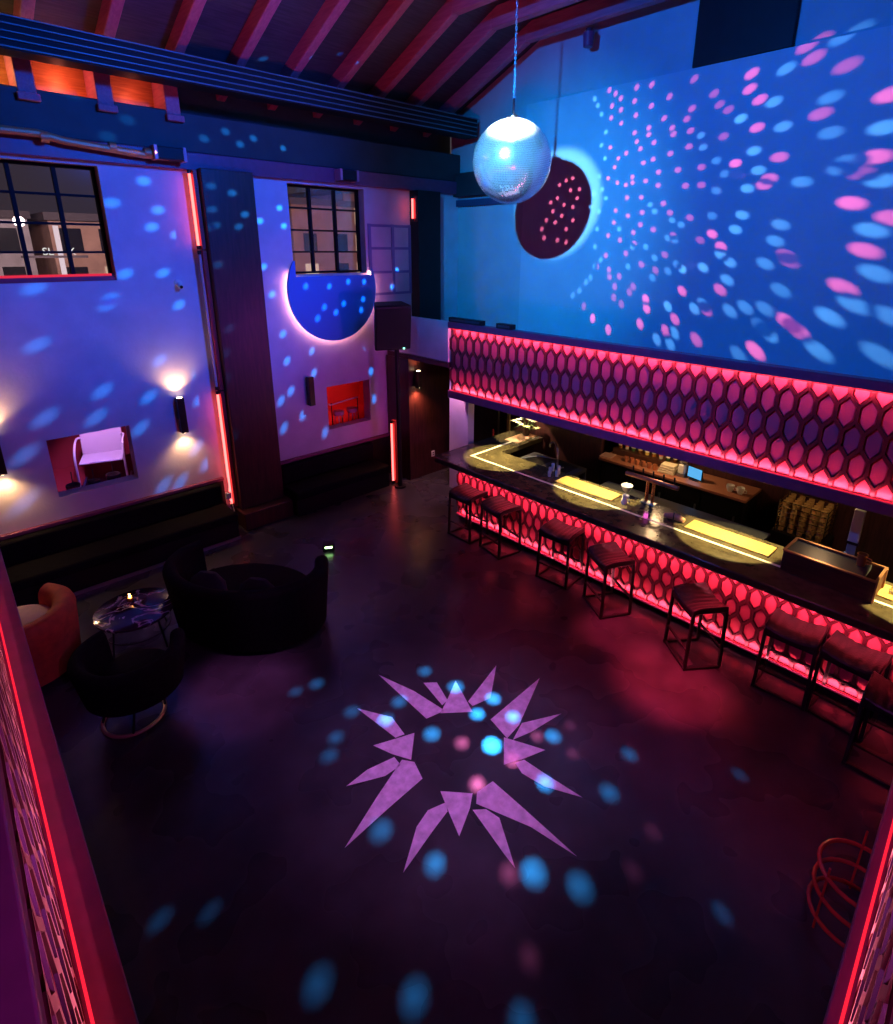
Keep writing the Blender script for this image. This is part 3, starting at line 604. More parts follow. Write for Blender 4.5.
MB().box(-.04,-.07,0,.06,.07,.012).build('foot', BLACK, t); MB().box(.0,-.125,.012,.02,.125,.20).build('bezel', BLACK, t, bevel=.004); MB().box(-.004,-.115,.03,0,.115,.19).build('display', emit('blue_screen',(.10,.42,.80),1.1), t)
for y,l in ((2.66,'white cup left of its twin at the end of the back bar'),(2.52,'white cup at the very end of the back bar')):
    t = thing('cup', l, 'cup', (8.05,y,1.08))
    MB().lathe([(.03,0),(.052,.05),(.056,.10),(.050,.10),(.045,.05),(.001,.012)],18).build('bowl', WHITE, t); MB().tube([(0,-.05,.08),(0,-.085,.07),(0,-.085,.04),(0,-.048,.03)],.007,8).build('handle', WHITE, t)
t = thing('wire_crate','gold wire crate of glasses behind the wooden box','crate',(8.0,1.66,.82))
MB().box(-.22,-.32,-.82,.22,.32,0).build('stand', BLACK, t)
for k in range(7):
    z = .02+.07*k; MB().tube([(-.2,-.28,z),(.2,-.28,z),(.2,.28,z),(-.2,.28,z)],.006,6,closed=True).build('wire', BRASS, t)
for i in range(4):
    for j in range(5): MB().cyl((-.15+.1*i,-.22+.11*j,.02),(-.15+.1*i,-.22+.11*j,.44),.034,10).build('glass', mat('gold_glass',(.55,.32,.12),.2), t)
for x,y in ((-.2,-.28),(.2,-.28),(.2,.28),(-.2,.28)): MB().cyl((x,y,0),(x,y,.46),.008,8).build('corner_post', BRASS, t)

# things on the bar
t = thing('draft_tower','T-shaped copper draft tower with two columns on the bar','draft tower',(6.86,3.28,1.07))
for y in (-.045,.045): MB().cyl((0,y,0),(0,y,.34),.024,14).build('column', COPPER, t)
MB().box(-.07,-.11,0,.04,.11,.012).build('base', STEEL, t, bevel=.004)
MB().cyl((0,-.38,.33),(0,.38,.33),.032,14).build('cross_bar', mat('copper_dark',(.6,.22,.15),.3,metal=1.), t)
for k in range(5):
    y = -.30+.15*k
    f = MB().cyl((.02,y,.33),(.09,y,.30),.010,8).build('faucet', CHROME, t); MB().cyl((.05,y,.34),(.03,y,.45),.012,10).build('tap_handle', BLACK, f)
t = thing('coupe_bowl','white footed bowl behind the end of the farthest gold mat','bowl',(6.84,3.62,1.07))
MB().lathe([(.05,0),(.045,.008),(.012,.02),(.012,.05),(.05,.08),(.085,.16),(.080,.16),(.045,.085),(.001,.065)],22).build('bowl', WHITE, t)
t = thing('milk_jug','small white jug in front of the footed bowl','jug',(6.58,3.50,1.07))
MB().lathe([(.035,0),(.042,.03),(.035,.07),(.026,.10),(.03,.13),(.026,.13),(.022,.10),(.001,.02)],18).build('body', WHITE, t); MB().tube([(0,-.03,.11),(0,-.07,.10),(0,-.07,.05),(0,-.04,.04)],.006,8).build('handle', WHITE, t)
t = thing('candle_glass','short glass with a pink glow on the bar below the draft tower','candle',(6.38,3.07,1.0725))
MB().lathe([(.035,0),(.04,.09),(.036,.09),(.031,.01),(.001,.01)],16).build('glass', clear('violet_glass',(.75,.5,.8),.12), t); MB().cyl((0,0,.012),(0,0,.06),.028,14).build('candle', emit('pink_candle',(1,.35,.6),2.2), t)
t = thing('wrapped_bundle','rolled cloth bundle at the end of the second gold mat','cloth roll',(6.60,2.80,1.07),R(20))
MB().tube(smooth([(-.05,-.13,.04),(0,-.02,.055),(.02,.12,.04)]),[.03+.015*math.sin(PI*i/8) for i in range(9)],12).build('cloth', mat('tan_cloth',(.45,.24,.13),.85,bump=.4), t); MB().tube([(.048*math.cos(2*PI*k/12),.0,.052+.048*math.sin(2*PI*k/12)) for k in range(12)],.008,6,closed=True).build('band', BLACK, t)
for i,(x,y,h) in enumerate(((6.72,4.86,.10),(6.80,4.76,.13),(6.70,4.72,.09),(6.84,4.90,.12),(6.62,4.80,.08))):
    t = thing('glass', 'clear drinking glass in the cluster at the inner edge of the bar', 'glass', (x,y,1.07), 0, 'glasses clustered at the inner edge')
    MB().lathe([(.024,0),(.03,h),(.027,h),(.022,.008),(.001,.008)],14).build('glass', mat('glass_white',(.62,.60,.58),.08,spec=.8), t)
t = thing('sink_faucet','tall gooseneck faucet behind the inner edge of the bar','faucet',(7.12,5.02,.93))
MB().tube(smooth([(0,0,0),(0,0,.25),(.02,.03,.40),(.08,.14,.46),(.14,.26,.40),(.15,.28,.33)],6),.016,10).build('spout', STEEL, t); MB().cyl((0,0,-.0),(0,0,.05),.035,16).build('base', STEEL, t); MB().cyl((0,-.03,.08),(0,-.12,.12),.010,8).build('lever', STEEL, t)
t = thing('underbar_sink','steel sink unit with sloping tubes inside the corner of the bar','sink',(7.35,5.35,0))
MB().box(-.30,-.55,.86,.30,.55,.92).box(-.30,-.55,.0,-.26,-.51,.86).box(.26,-.55,0,.30,-.51,.86).box(-.30,.51,0,-.26,.55,.86).box(.26,.51,0,.30,.55,.86).build('frame', mat('dull_steel',(.12,.11,.13),.35,metal=.8), t, bevel=.004)
MB().box(-.24,-.45,.70,.24,-.02,.925).build('basin', BLKMETAL, t, bevel=.02); MB().box(-.24,.05,.70,.24,.45,.925).build('basin', BLKMETAL, t, bevel=.02)
MB().tube([(-.2,.5,.93),(.0,.25,1.0),(.22,.0,.95)],.010,8).build('spray_hose', STEEL, t)
t = thing('service_fridge','black underbar fridge with pale lettering stretch behind the bar','fridge',(7.25,3.2,0))
MB().box(-.25,-1.3,0,.25,1.1,.86).build('body', mat('fridge_black',(.015,.014,.015),.2), t, bevel=.01); MB().box(-.26,-1.3,.86,.26,1.1,.89).build('worktop', mat('dark_steel',(.05,.05,.055),.35,metal=.6), t)
t['label'] = 'low black fridge counter standing in the aisle behind the bar'
t = thing('flower_bouquet','bouquet of white and yellow lilies at the end of the bar return','flowers',(7.88,6.30,1.082))
MB().lathe([(.05,0),(.075,.05),(.06,.14),(.07,.16),(.06,.15),(.001,.03)],16).build('vase', mat('smoked_vase',(.10,.06,.05),.15), t)
rnd = random.Random(3)
for k in range(13):
    a = rnd.uniform(0,2*PI); rr = rnd.uniform(.04,.26); z = .34-.6*rr+rnd.uniform(-.03,.05); c = Vector((rr*math.cos(a),rr*math.sin(a)*1.2,z))
    MB().tube([(0,0,.12),(c.x*.5,c.y*.5,.5*(z+.14)),c],.005,6).build('stem', mat('stem_green',(.10,.16,.05),.6), t)
    m = MB()
    for q in range(6):
        b = q*PI/3+a; d = Vector((math.cos(b),math.sin(b),0)); e = Vector((-d.y,d.x,0))
        m.add([c, c+d*.035+e*.016+Vector((0,0,.03)), c+d*.085+Vector((0,0,.025)), c+d*.035-e*.016+Vector((0,0,.03))],[(0,1,2,3)])
    m.build('blossom', mat('lily_petal_%d'%(k%3), ((.85,.82,.62),(.80,.70,.30),(.85,.80,.75))[k%3], .6), t, fix=False)
for k in range(8):
    a = k*PI/4+.2; d = Vector((math.cos(a),math.sin(a),0)); e = Vector((-d.y,d.x,0))
    MB().add([(0,0,.13), d*.10+e*.02+Vector((0,0,.22)), d*.24+Vector((0,0,.16)), d*.10-e*.02+Vector((0,0,.22))],[(0,1,2,3)]).build('leaf', mat('leaf_green',(.07,.13,.04),.5), t, fix=False)
for k,(y,l) in enumerate(((5.86,'upper silver straw-like bar spoon by the flowers'),(5.80,'lower silver bar spoon by the flowers'))):
    t = thing('bar_spoon', l, 'bar spoon', (7.86,6.12-.05*k,1.075), R(-25))
    MB().cyl((-.14,0,.006),(.14,0,.006),.006,8).build('shaft', CHROME, t); MB().ball((.16,0,.008),.02,10,6,.4).build('bowl', CHROME, t)
t = thing('wooden_box','dark brown wooden box with a metal top rim on the bar','box',(6.52,1.02,1.07),R(-2))
w = MB(); 
w.box(-.20,-.42,0,-.18,.42,.23).box(.18,-.42,0,.20,.42,.23).box(-.18,-.42,0,.18,-.40,.23).box(-.18,.40,0,.18,.42,.23).box(-.18,-.40,0,.18,.40,.02)
w.build('body', WALNUT, t); MB().box(-.19,-.30,.17,.19,.40,.225).build('tray', mat('dark_tray',(.03,.03,.032),.4), t)
r_ = MB(); r_.box(-.21,-.43,.23,.21,-.405,.245).box(-.21,.405,.23,.21,.43,.245).box(-.21,-.405,.23,-.175,.405,.245).box(.175,-.405,.23,.21,.405,.245)
r_.build('rim', mat('copper_rim',(.6,.3,.16),.35,metal=.9), t)
for y in (-.43,): MB().box(-.205,y-.004,0,-.17,y+.01,.23).box(.17,y-.004,0,.205,y+.01,.23).build('corner', mat('copper_rim',(.6,.3,.16),.35,metal=.9), t)
t = thing('copper_cup','copper cup standing on the dark wooden box','cup',(6.60,.80,1.297))
MB().lathe([(.038,0),(.042,.05),(.045,.12),(.050,.12),(.05,.126),(.040,.126),(.036,.02),(.001,.01)],20).build('cup', mat('copper_cup',(.62,.30,.12),.35,metal=.9), t)
MB().tube([(.0,-.042,.10),(0,-.08,.09),(0,-.08,.04),(0,-.04,.03)],.006,8).build('handle', mat('copper_cup',(.62,.30,.12),.35,metal=.9), t)
t = thing('water_tap_column','grey upright column with a sparkling base behind the wooden box','column tap',(7.05,.97,1.05))
MB().box(-.2,-.16,-1.05,.22,.16,0).build('stand', BLACK, t)
MB().box(-.03,-.05,.28,.03,.05,.66).build('upper_column', mat('frosted_grey',(.50,.53,.54),.5), t, bevel=.006); MB().box(-.025,-.045,.0,.025,.045,.25).build('lower_column', mat('clear_grey',(.22,.25,.26),.2), t, bevel=.006); MB().box(-.033,-.055,.25,.033,.055,.28).build('collar', BLKMETAL, t)
for k in range(6): MB().ball((.05*math.cos(k)-.03,.05*math.sin(k*1.7),.02+.02*k),.022,8,6).build('ice_cube', mat('ice_glass',(.55,.80,.82),.1,spec=.8), t)
for k,l in enumerate(('rear steel rail at the right end of the bar','front steel rail at the right end of the bar')):
    t = thing('drip_rail', l, 'rail', (6.72-.10*k,.30,1.07)); MB().box(-.012,-.30,.03,.012,.22,.045).build('rail', STEEL, t)
    for y in (-.25,.18): MB().box(-.01,y,0,.01,y+.02,.03).build('foot', STEEL, t)

# ------------------------------------------------------------------ bar stools
def make_stool(label, loc, rz):
    t = thing('bar_stool', label, 'bar stool', loc, rz, 'bar stools')
    m = MB(); nx, ny = 10, 25; W, D = .24, .20
    zt = lambda x,y: .735+.045*(y/W)**2-.03*max(0,-x/D)**3 + (.008*abs(math.sin(PI*(y/W)*3.5)))
    top=[]; 
    for i in range(nx+1):
        for j in range(ny+1):
            x = -D+2*D*i/nx; y = -W+2*W*j/ny; top.append((x,y,zt(x,y)))
    bot=[(x,y,z-.075) for x,y,z in top]
    n=(nx+1)*(ny+1); fs=[]
    for i in range(nx):
        for j in range(ny):
            a=i*(ny+1)+j; q=(a,a+ny+1,a+ny+2,a+1); fs.append(q); fs.append(tuple(n+k for k in reversed(q)))
    for i in range(nx):
        a=i*(ny+1); b=a+ny+1; fs.append((a,n+a,n+b,b)); a+=ny; b+=ny; fs.append((a,b,n+b,n+a))
    for j in range(ny):
        a=j; fs.append((a,a+1,n+a+1,n+a)); a=nx*(ny+1)+j; fs.append((a,n+a,n+a+1,a+1))
    m.add(top+bot,fs).build('seat', LEATHER, t, bevel=.015, sharp=50)
    for sx in (-1,1):
        for sy in (-1,1): MB().bar((sx*.185,sy*.225,.715),(sx*.20,sy*.235,.02),.032,.032,(1,0,0)).build('leg', BLKMETAL, t, bevel=.004)
    for sy in (-1,1): MB().bar((-.22,sy*.235,.016),(.20,sy*.235,.016),.034,.03).build('floor_runner', BLKMETAL, t, bevel=.004)
    MB().bar((-.20,-.235,.016),(-.20,.235,.016),.032,.028).build('floor_bar', BLKMETAL, t, bevel=.004)
    MB().bar((-.195,-.23,.24),(-.195,.23,.24),.03,.022).build('footrest', BLKMETAL, t, bevel=.004)
    MB().bar((.195,-.23,.24),(.195,.23,.24),.03,.022).build('footrest', BLKMETAL, t, bevel=.004)
    for sx in (-1,1): MB().bar((sx*.185,-.22,.66),(sx*.185,.22,.66),.03,.03).build('apron', BLKMETAL, t, bevel=.004)
    return t
s0 = make_stool('black bar stool farthest from the camera, at the corner of the bar', (5.81,5.74,0), 0)
for (x,y,a,l) in ((5.84,5.08,-10,'second black bar stool from the far corner of the bar'),(5.87,3.99,4,'third black bar stool from the far corner, square to the bar'),(5.76,3.16,-30,'fourth black bar stool from the far corner, turned away from its neighbour'),
    (5.66,1.99,-38,'angled black bar stool with a ridged shiny seat and red floor glow before it'),(5.87,1.09,2,'black bar stool with a red sheen, left of the last whole stool'),(5.87,.57,-5,'last whole black bar stool toward the right edge of the photo'),(5.46,.16,0,'black bar stool cut off by the right edge of the photo')):
    dup(s0, (x,y,0), R(a), l)

# ------------------------------------------------------------------ lounge seating
def arcpath(rx, ry, a0, a1, n=40):
    out=[]
    for i in range(n+1):
        a=R(a0+(a1-a0)*i/n); nx,ny=math.cos(a)/rx,math.sin(a)/ry; l=math.hypot(nx,ny)
        out.append((rx*math.cos(a),ry*math.sin(a),nx/l,ny/l))
    return out
def backsec(z0,z1,th,lean=.06):
    s=[(-th*.5,z0),(th*.45,z0),(th*.5+lean*.5,(z0+z1)/2),(th*.5+lean,z1-th*.45)]
    for k in range(1,6):
        a=PI*k/6; s.append((lean+th*.5*math.cos(a), z1-th*.45+th*.45*math.sin(a)))
    s += [(-th*.5+lean,z1-th*.45),(-th*.5+lean*.5,(z0+z1)/2)]
    return s
def ell(rx,ry,z0,z1,n=40,round_=.04):
    m=MB(); prof=[(1-.02,z0),(1,z0+.02),(1,z1-round_),(1-round_*.6,z1-round_*.3),(1-round_*2,z1),(.001,z1+.01)]
    vs=[];fs=[]
    for s,z in prof:
        for k in range(n): a=2*PI*k/n; vs.append((rx*s*math.cos(a),ry*s*math.sin(a),z))
    for i in range(len(prof)-1):
        for k in range(n): fs.append((i*n+k,i*n+(k+1)%n,(i+1)*n+(k+1)%n,(i+1)*n+k))
    fs.append(tuple(reversed(range(n))))
    return m.add(vs,fs)
t = thing('loveseat','wide black curved-back loveseat with its back to the camera','sofa',(2.33,6.03,0),R(-56))
MB().sweep(arcpath(.86,.60,-205,25),backsec(.06,.84,.16)).build('backrest', BLKFAB, t, sharp=60)
ell(.82,.56,.10,.46).build('seat', BLKFAB, t); ell(.70,.46,0,.10).build('base', BLACK, t)
for s in (-1,1):
    g = ell(.27,.10,0,.34,24,.3).xf(Matrix.Translation((s*.32,-.36,.46)) @ Matrix.Rotation(R(-14),4,'X')).build('cushion', mat('charcoal_velvet',(.02,.02,.024),.8), t)
t = thing('armchair','black barrel armchair on a brass ring base, nearest the left balcony','armchair',(.86,5.36,0),R(-40))
MB().sweep(arcpath(.37,.36,-215,35),backsec(.36,.80,.13)).build('backrest', BLKFAB, t, sharp=60)
ell(.36,.36,.34,.50).build('seat', BLKFAB, t)
MB().tube([(.27*math.cos(2*PI*k/40)-.05,.27*math.sin(2*PI*k/40)-.03,.018) for k in range(40)],.018,8,closed=True).build('ring_base', mat('pale_brass',(.85,.72,.42),.35,metal=.7), t)
for k in range(4): MB().tube([(.27*math.cos(k*PI/2+.4)-.05,.27*math.sin(k*PI/2+.4)-.03,.02),(.22*math.cos(k*PI/2+.4),.22*math.sin(k*PI/2+.4),.35)],.012,8).build('leg', BLKMETAL, t)
t = thing('armchair','rust velvet barrel armchair with a cream seat by the left wall','armchair',(.16,6.86,0),0)
MB().sweep(arcpath(.40,.42,-178,42),backsec(.08,.78,.22,.04)).build('backrest', RUST, t, sharp=60)
ell(.38,.40,.10,.44).build('seat', RUST, t); ell(.37,.39,.0,.22,40,.2).xf(Matrix.Translation((0,0,.44))).build('cushion', CREAM, t); ell(.36,.36,0,.10).build('base', BLACK, t)
t = thing('coffee_table','round coffee table with veined dark marble top on thin black legs','table',(1.20,6.55,0))
mm = mat('veined_marble',(.03,.015,.03),.10); nt = mm.node_tree
tc = nt.nodes.new('ShaderNodeTexCoord'); n1 = nt.nodes.new('ShaderNodeTexNoise'); n1.inputs['Scale'].default_value=2.6; n1.inputs['Detail'].default_value=4; n1.inputs['Distortion'].default_value=1.2
mt = nt.nodes.new('ShaderNodeMath'); mt.operation='SUBTRACT'; mt.inputs[1].default_value=.5; ab = nt.nodes.new('ShaderNodeMath'); ab.operation='ABSOLUTE'
rp = nt.nodes.new('ShaderNodeValToRGB'); rp.color_ramp.elements[0].position=.0; rp.color_ramp.elements[0].color=(.75,.65,.62,1); rp.color_ramp.elements[1].position=.022; rp.color_ramp.elements[1].color=(.035,.018,.035,1)
nt.links.new(tc.outputs['Object'],n1.inputs['Vector']); nt.links.new(n1.outputs['Fac'],mt.inputs[0]); nt.links.new(mt.outputs[0],ab.inputs[0]); nt.links.new(ab.outputs[0],rp.inputs['Fac']); nt.links.new(rp.outputs['Color'],nt.nodes['Principled BSDF'].inputs['Base Color'])
ell(.42,.42,.41,.44,48,.005).build('table_top', mm, t)
for k in range(4):
    a=k*PI/2+.5; MB().tube([(.30*math.cos(a),.30*math.sin(a),.41),(.38*math.cos(a),.38*math.sin(a),0)],.011,8).build('leg', BLKMETAL, t)
MB().tube([(.34*math.cos(2*PI*k/32),.34*math.sin(2*PI*k/32),.2) for k in range(32)],.006,6,closed=True).build('ring_brace', BLKMETAL, t)
t = thing('candle_holder','small glowing candle glass on the marble coffee table','candle',(1.20,6.72,.452))
MB().lathe([(.035,0),(.04,.08),(.036,.08),(.03,.008),(.001,.008)],16).build('glass', clear('amber_clear',(.95,.75,.5),.12), t)
MB().cyl((0,0,.01),(0,0,.04),.027,14).build('candle', mat('candle_wax',(.85,.7,.45),.5), t); MB().ball((0,0,.055),.012,8,8,1.6).build('flame', emit('flame',(1,.62,.2),40), t)
t = thing('floor_beacon','small box with a bright green light on the floor beside the loveseat','light',(3.92,6.86,0),R(-30))
MB().box(-.09,-.06,0,.09,.06,.10).build('housing', BLACK, t, bevel=.008); MB().box(-.055,-.064,.055,.055,-.058,.085).build('lens', emit('green_lens',(.45,1,.3),9), t)
t = thing('coil_stand','coil of looped tubing coloured as if red-lit below the right balcony front','coil',(3.80,.0,0))
pts=[(.28*math.cos(2*PI*k/28),.28*math.sin(2*PI*k/28),.03+.56*k/84) for k in range(85)]
MB().tube(pts,.014,8).build('coil', mat('red_lit_tube',(.72,.06,.05),.25), t)  # red light on the tubing is put into its base colour
for k in range(3): a=k*2.09+.3; MB().tube([(.28*math.cos(a),.28*math.sin(a),0),(.28*math.cos(a),.28*math.sin(a),.56)],.008,6).build('upright', mat('red_lit_tube',(.72,.06,.05),.25), t)

# small black boxes on top of the balcony front
for (y,w,l) in ((6.68,.38,'longer black equipment box on top of the balcony front'),(5.82,.16,'small black box on top of the balcony front, right of the longer one')):
    t = thing('equipment_box', l, 'box', (6.66,y,3.212))
    MB().box(-.05,-w,0,.05,w,.075).build('case', BLACK, t, bevel=.006)
    MB().box(-.054,-w+.04,.02,-.049,w-.04,.055).build('face_plate', mat('dark_blue_face',(.02,.05,.07),.4), t)
# ------------------------------------------------------------------ painted sunburst
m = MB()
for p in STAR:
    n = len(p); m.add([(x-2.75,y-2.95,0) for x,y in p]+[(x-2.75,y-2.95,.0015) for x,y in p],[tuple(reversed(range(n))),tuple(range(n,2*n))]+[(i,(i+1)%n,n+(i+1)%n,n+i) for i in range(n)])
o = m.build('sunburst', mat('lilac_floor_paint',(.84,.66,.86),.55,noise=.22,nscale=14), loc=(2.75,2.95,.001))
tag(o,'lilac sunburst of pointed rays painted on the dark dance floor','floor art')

# ------------------------------------------------------------------ screen, duct, pendant
t = thing('projection_screen','huge pale wall screen covered with mirror-ball dots','screen',(8.43,3.0,2.73))
MB().box(-.004,-6.0,0,.064,4.05,4.0).build('surface', mat('screen_white',(.58,.60,.64),.75,noise=.05,nscale=2), t)
t = thing('air_duct','wide black air duct above the top edge of the screen','duct',(8.46,3.55,6.735))
MB().box(-.03,-.62,.005,.035,.62,1.04).build('duct', BLACK, t, bevel=.01); MB().box(-.036,-.63,.95,.035,.63,1.0).build('flange', BLKMETAL, t)
t = thing('ceiling_spotlight','small dark spotlight hanging under the roof near the screen','spotlight',(8.2,5.72,7.5))
MB().cyl((0,0,0),(0,0,-.06),.05,12).build('mount', PLUM_DK, t); MB().cyl((0,0,-.05),(0,0,-.24),.085,16,.07).build('housing', PLUM, t, bevel=.005)

# ------------------------------------------------------------------ mirror ball; inner lamp, pin holes and gels added to throw its reflected dots
BC_ = Vector((6.523,5.682,5.535)); BR = .54; HA = .0205
ball = thing('mirror_ball','big mirror ball hanging in front of the blue wall','mirror ball',BC_)
def dirv(az,el): return Vector((math.cos(R(el))*math.cos(R(az)), math.cos(R(el))*math.sin(R(az)), math.sin(R(el))))
near = lambda l: [a for a in l if 1.9/dirv(*a).x <= 2.9]
mid = lambda l: [a for a in l if 2.9 < 1.9/dirv(*a).x <= 4.2]
far = lambda l: [a for a in l if 1.9/dirv(*a).x > 4.2]
tint = lambda c,k: tuple(min(1.,v*k) for v in c)
groups = (('pink gel',near(PINK_WALL),GEL[0],.80),('brighter pink gel',mid(PINK_WALL),tint(GEL[0],3.2),.85),('brightest pink gel',far(PINK_WALL),tint(GEL[0],9),.85),
          ('blue gel',near(BLUE_WALL),GEL[1],.80),('brighter blue gel',mid(BLUE_WALL),tint(GEL[1],2.6),.85),('brightest blue gel',far(BLUE_WALL),tint(GEL[1],6),.85),
          ('pale blue gel',BLUE_FAR,GEL[2],.54),('deep blue gel',BLUE_FLOOR,GEL[3],.95),('rose gel',PINK_FLOOR,GEL[4],.7))
def frame(d):
    a = d.cross(Vector((0,0,1))).normalized(); return a, a.cross(d)
st = lambda d: Vector((d.x/(1-d.z), d.y/(1-d.z)))
hit = lambda d: Vector((BC_.x-d.x/d.z*BC_.z, BC_.y-d.y/d.z*BC_.z))
holes = []          # direction, half-angle, floor radius (round dot on the floor) or None
rnd = random.Random(11)
for nm_,lst,tint,sc in groups:
    for i_,a_ in enumerate(lst):
        d = dirv(*a_); rf = None
        if 'deep' in nm_ or 'rose' in nm_:
            q = hit(d); rf = (.080 if q.x+q.y < 4.9 else .070)*rnd.uniform(.85,1.1)*(.75 if 'rose' in nm_ else 1)*(.66 if 'deep' in nm_ and i_ >= len(lst)-4 else 1)
        holes.append((d, HA*sc, rf))
def outline(d, h, rf, k_, n, grow=1.):
    if rf:
        q = hit(d); t = 2*PI*k_/n
        return (Vector((q.x+rf*grow*math.cos(t), q.y+rf*grow*math.sin(t), 0))-BC_).normalized()
    a,b = frame(d); t = 2*PI*k_/n
    return (d+(a*math.cos(t)+b*math.sin(t))*math.tan(h*grow)).normalized()
def inside(c, grow=1., pad=0.):
    for d,h,rf in holes:
        if rf:
            if c.z < -.3 and (hit(c)-hit(d)).length < rf*grow+pad*9: return True
        elif c.dot(d) > math.cos(h*grow+pad): return True
    return False
V2=[]; E2=[]
for d,h,rf in holes:
    o=len(V2); n=10
    for k in range(n): V2.append(st(outline(d,h,rf,k,n))); E2.append((o+k,o+(k+1)%n))
for i in range(1,35):
    el = -90+5*i
    if el > 80: break
    nn = max(6,int(72*math.cos(R(el))))
    for k in range(nn):
        d = dirv(360*(k+.5*(i%2))/nn, el)
        if not inside(d,1.25): V2.append(st(d))
V2.append(Vector((0,0)))
res = geometry.delaunay_2d_cdt(V2,E2,[],0,1e-7)
def inv(p): r2=p.x*p.x+p.y*p.y; return Vector((2*p.x/(1+r2),2*p.y/(1+r2),(r2-1)/(1+r2)))
P3=[inv(p) for p in res[0]]
F3=[]
for f in res[2]:
    c=sum((P3[i] for i in f),Vector())/len(f); c.normalize()
    if inside(c,.96): continue
    F3.append(tuple(f))
sh = bpy.data.materials.new('mirror_shell'); sh.use_nodes=True; nt=sh.node_tree; b=nt.nodes['Principled BSDF']
b.inputs['Metallic'].default_value=.55; b.inputs['Roughness'].default_value=.3; b.inputs['Base Color'].default_value=(.72,.78,.82,1)
gi=nt.nodes.new('ShaderNodeNewGeometry'); dk=nt.nodes.new('ShaderNodeBsdfDiffuse'); dk.inputs['Color'].default_value=(.002,.002,.002,1); mx=nt.nodes.new('ShaderNodeMixShader')
nt.links.new(gi.outputs['Backfacing'],mx.inputs[0]); nt.links.new(b.outputs[0],mx.inputs[1]); nt.links.new(dk.outputs[0],mx.inputs[2]); nt.links.new(mx.outputs[0],nt.nodes['Material Output'].inputs['Surface'])
mb=MB(); vs=[p*BR for p in P3]; fs=[]
for f in F3:
    c=sum((vs[i] for i in f),Vector()); n=(vs[f[1]]-vs[f[0]]).cross(vs[f[2]]-vs[f[0]])
    fs.append(f if n.dot(c)>0 else tuple(reversed(f)))
mb.add(vs,fs).build('shell', sh, ball, fix=False, sharp=80)
tm = mat('mirror_tile',(.80,.88,.94),.22,metal=.75)
tl=MB(); step=2.3
for i in range(1,int(180/step)):
    el=-90+step*i
    if el>83: break
    nn=max(6,int(360/step*math.cos(R(el))))
    for k in range(nn):
        d=dirv(360*k/nn,el)
        if inside(d,1.,R(step)*.68): continue
        a,b_=frame(d); wobx=random.uniform(-.012,.012); woby=random.uniform(-.012,.012); s=BR*R(step)*.46
        n_=(d+a*wobx+b_*woby).normalized(); a=(a-n_*a.dot(n_)).normalized(); b_=n_.cross(a); c=d*(BR+.004)
        tl.quad(*[c+a*(s*u)+b_*(s*v) for u,v in ((-1,-1),(1,-1),(1,1),(-1,1))][::1])
o=tl.build('mirror_tiles', tm, ball, fix=False, sharp=1)
hi = 0
for nm,lst,tint,sc in groups:
    g=MB()
    for _ in lst:
        d,h,rf = holes[hi]; hi += 1
        g.quad(*[outline(d,h,rf,k,10,1.4)*(BR-.006) for k in range(10)])
    plabel(g.build('added_gel', clear('added_'+nm.replace(' ','_'),tint,0), ball, fix=False), nm+' discs added behind the pin holes to tint the dots')
MB().lathe([(.10,.515),(.10,.555),(.04,.575),(.012,.60),(.001,.60)],20).build('hanger_cap', CHROME, ball)
MB().cyl((0,0,.60),(0,0,.78),.016,10).build('motor_shaft', CHROME, ball)
ch=MB()
for k in range(18):
    z=.79+.066*k; ax=(1,0,0) if k%2 else (0,1,0)
    ch.tube([(.014*math.cos(q*PI/4)*ax[0],.014*math.cos(q*PI/4)*ax[1],z+.03*math.sin(q*PI/4)) for q in range(8)],.005,6,closed=True)
ch.build('chain', STEEL, ball)
lamp = point('added_dot_lamp', BC_, BALL_W, (1,1,1), .0035)  # lamp added inside the ball to make the dots its facets would reflect

# ------------------------------------------------------------------ stage lighting and unseen fills added
LP = BC_ + Vector((-.909,-.342,.239))*5.0
spot('pin_spot', LP, BC_+Vector((0,-.07,.06)), 3200, (.22,.66,1.), 14.8, .3, .05)
spot('ball_top_fill', BC_+Vector((-1.05,-.75,1.75)), BC_+Vector((0,0,.08)), 3800, (.85,.95,1.), 22, .3, .05)  # unseen spot added to whiten the top of the ball
spot('blue_projector', LP, (8.5,3.9,4.9), 1350, (.0,.15,1.), 92, .8, .06)
spot('cyan_projector', LP, (8.5,6.6,4.7), 1500, (.0,.40,1.), 48, 1., .06)
spot('blue_wall_wash', (4.2,1.2,7.0), (3.0,8.8,5.3), 2300, (.0,.10,1.), 54, .7, .3)
spot('violet_wall_wash', (3.6,.6,2.6), (3.4,8.8,1.9), 120, (.25,.05,1.), 72, .9, .4)
spot('magenta_wall_wash', (6.2,1.5,2.4), (6.0,8.8,2.6), 280, (.75,.08,1.), 50, .9, .4)
spot('red_gable_wash', (1.5,.6,2.6), (8.5,6.3,4.9), 95, (1.,.05,.30), 30, .9, .4)
spot('rafter_uplight', (.5,2.4,3.4), (3.6,5.9,7.6), 620, (1.,.08,.32), 60, .8, .3)
spot('duct_fill', (3.0,3.2,7.2), (2.2,8.2,6.1), 30, (.02,.5,1.), 100, .9, .2)  # unseen cyan spot added to tint the duct ribs
spot('sunburst_fill', (2.75,2.2,7.3), (2.75,2.95,0), 950, (.75,.25,.92), 28, 1., .1)  # unseen spot added to bring up the painted rays
spot('floor_violet', (4.5,3.5,7.3), (3.8,4.5,0), 70, (.7,.08,.6), 60, 1., .3)
spot('red_floor_fill', (3.9,2.4,7.3), (5.05,1.95,0), 8500, (1.,.03,.10), 11, .9, .1)  # unseen spots added for the red patches on the floor
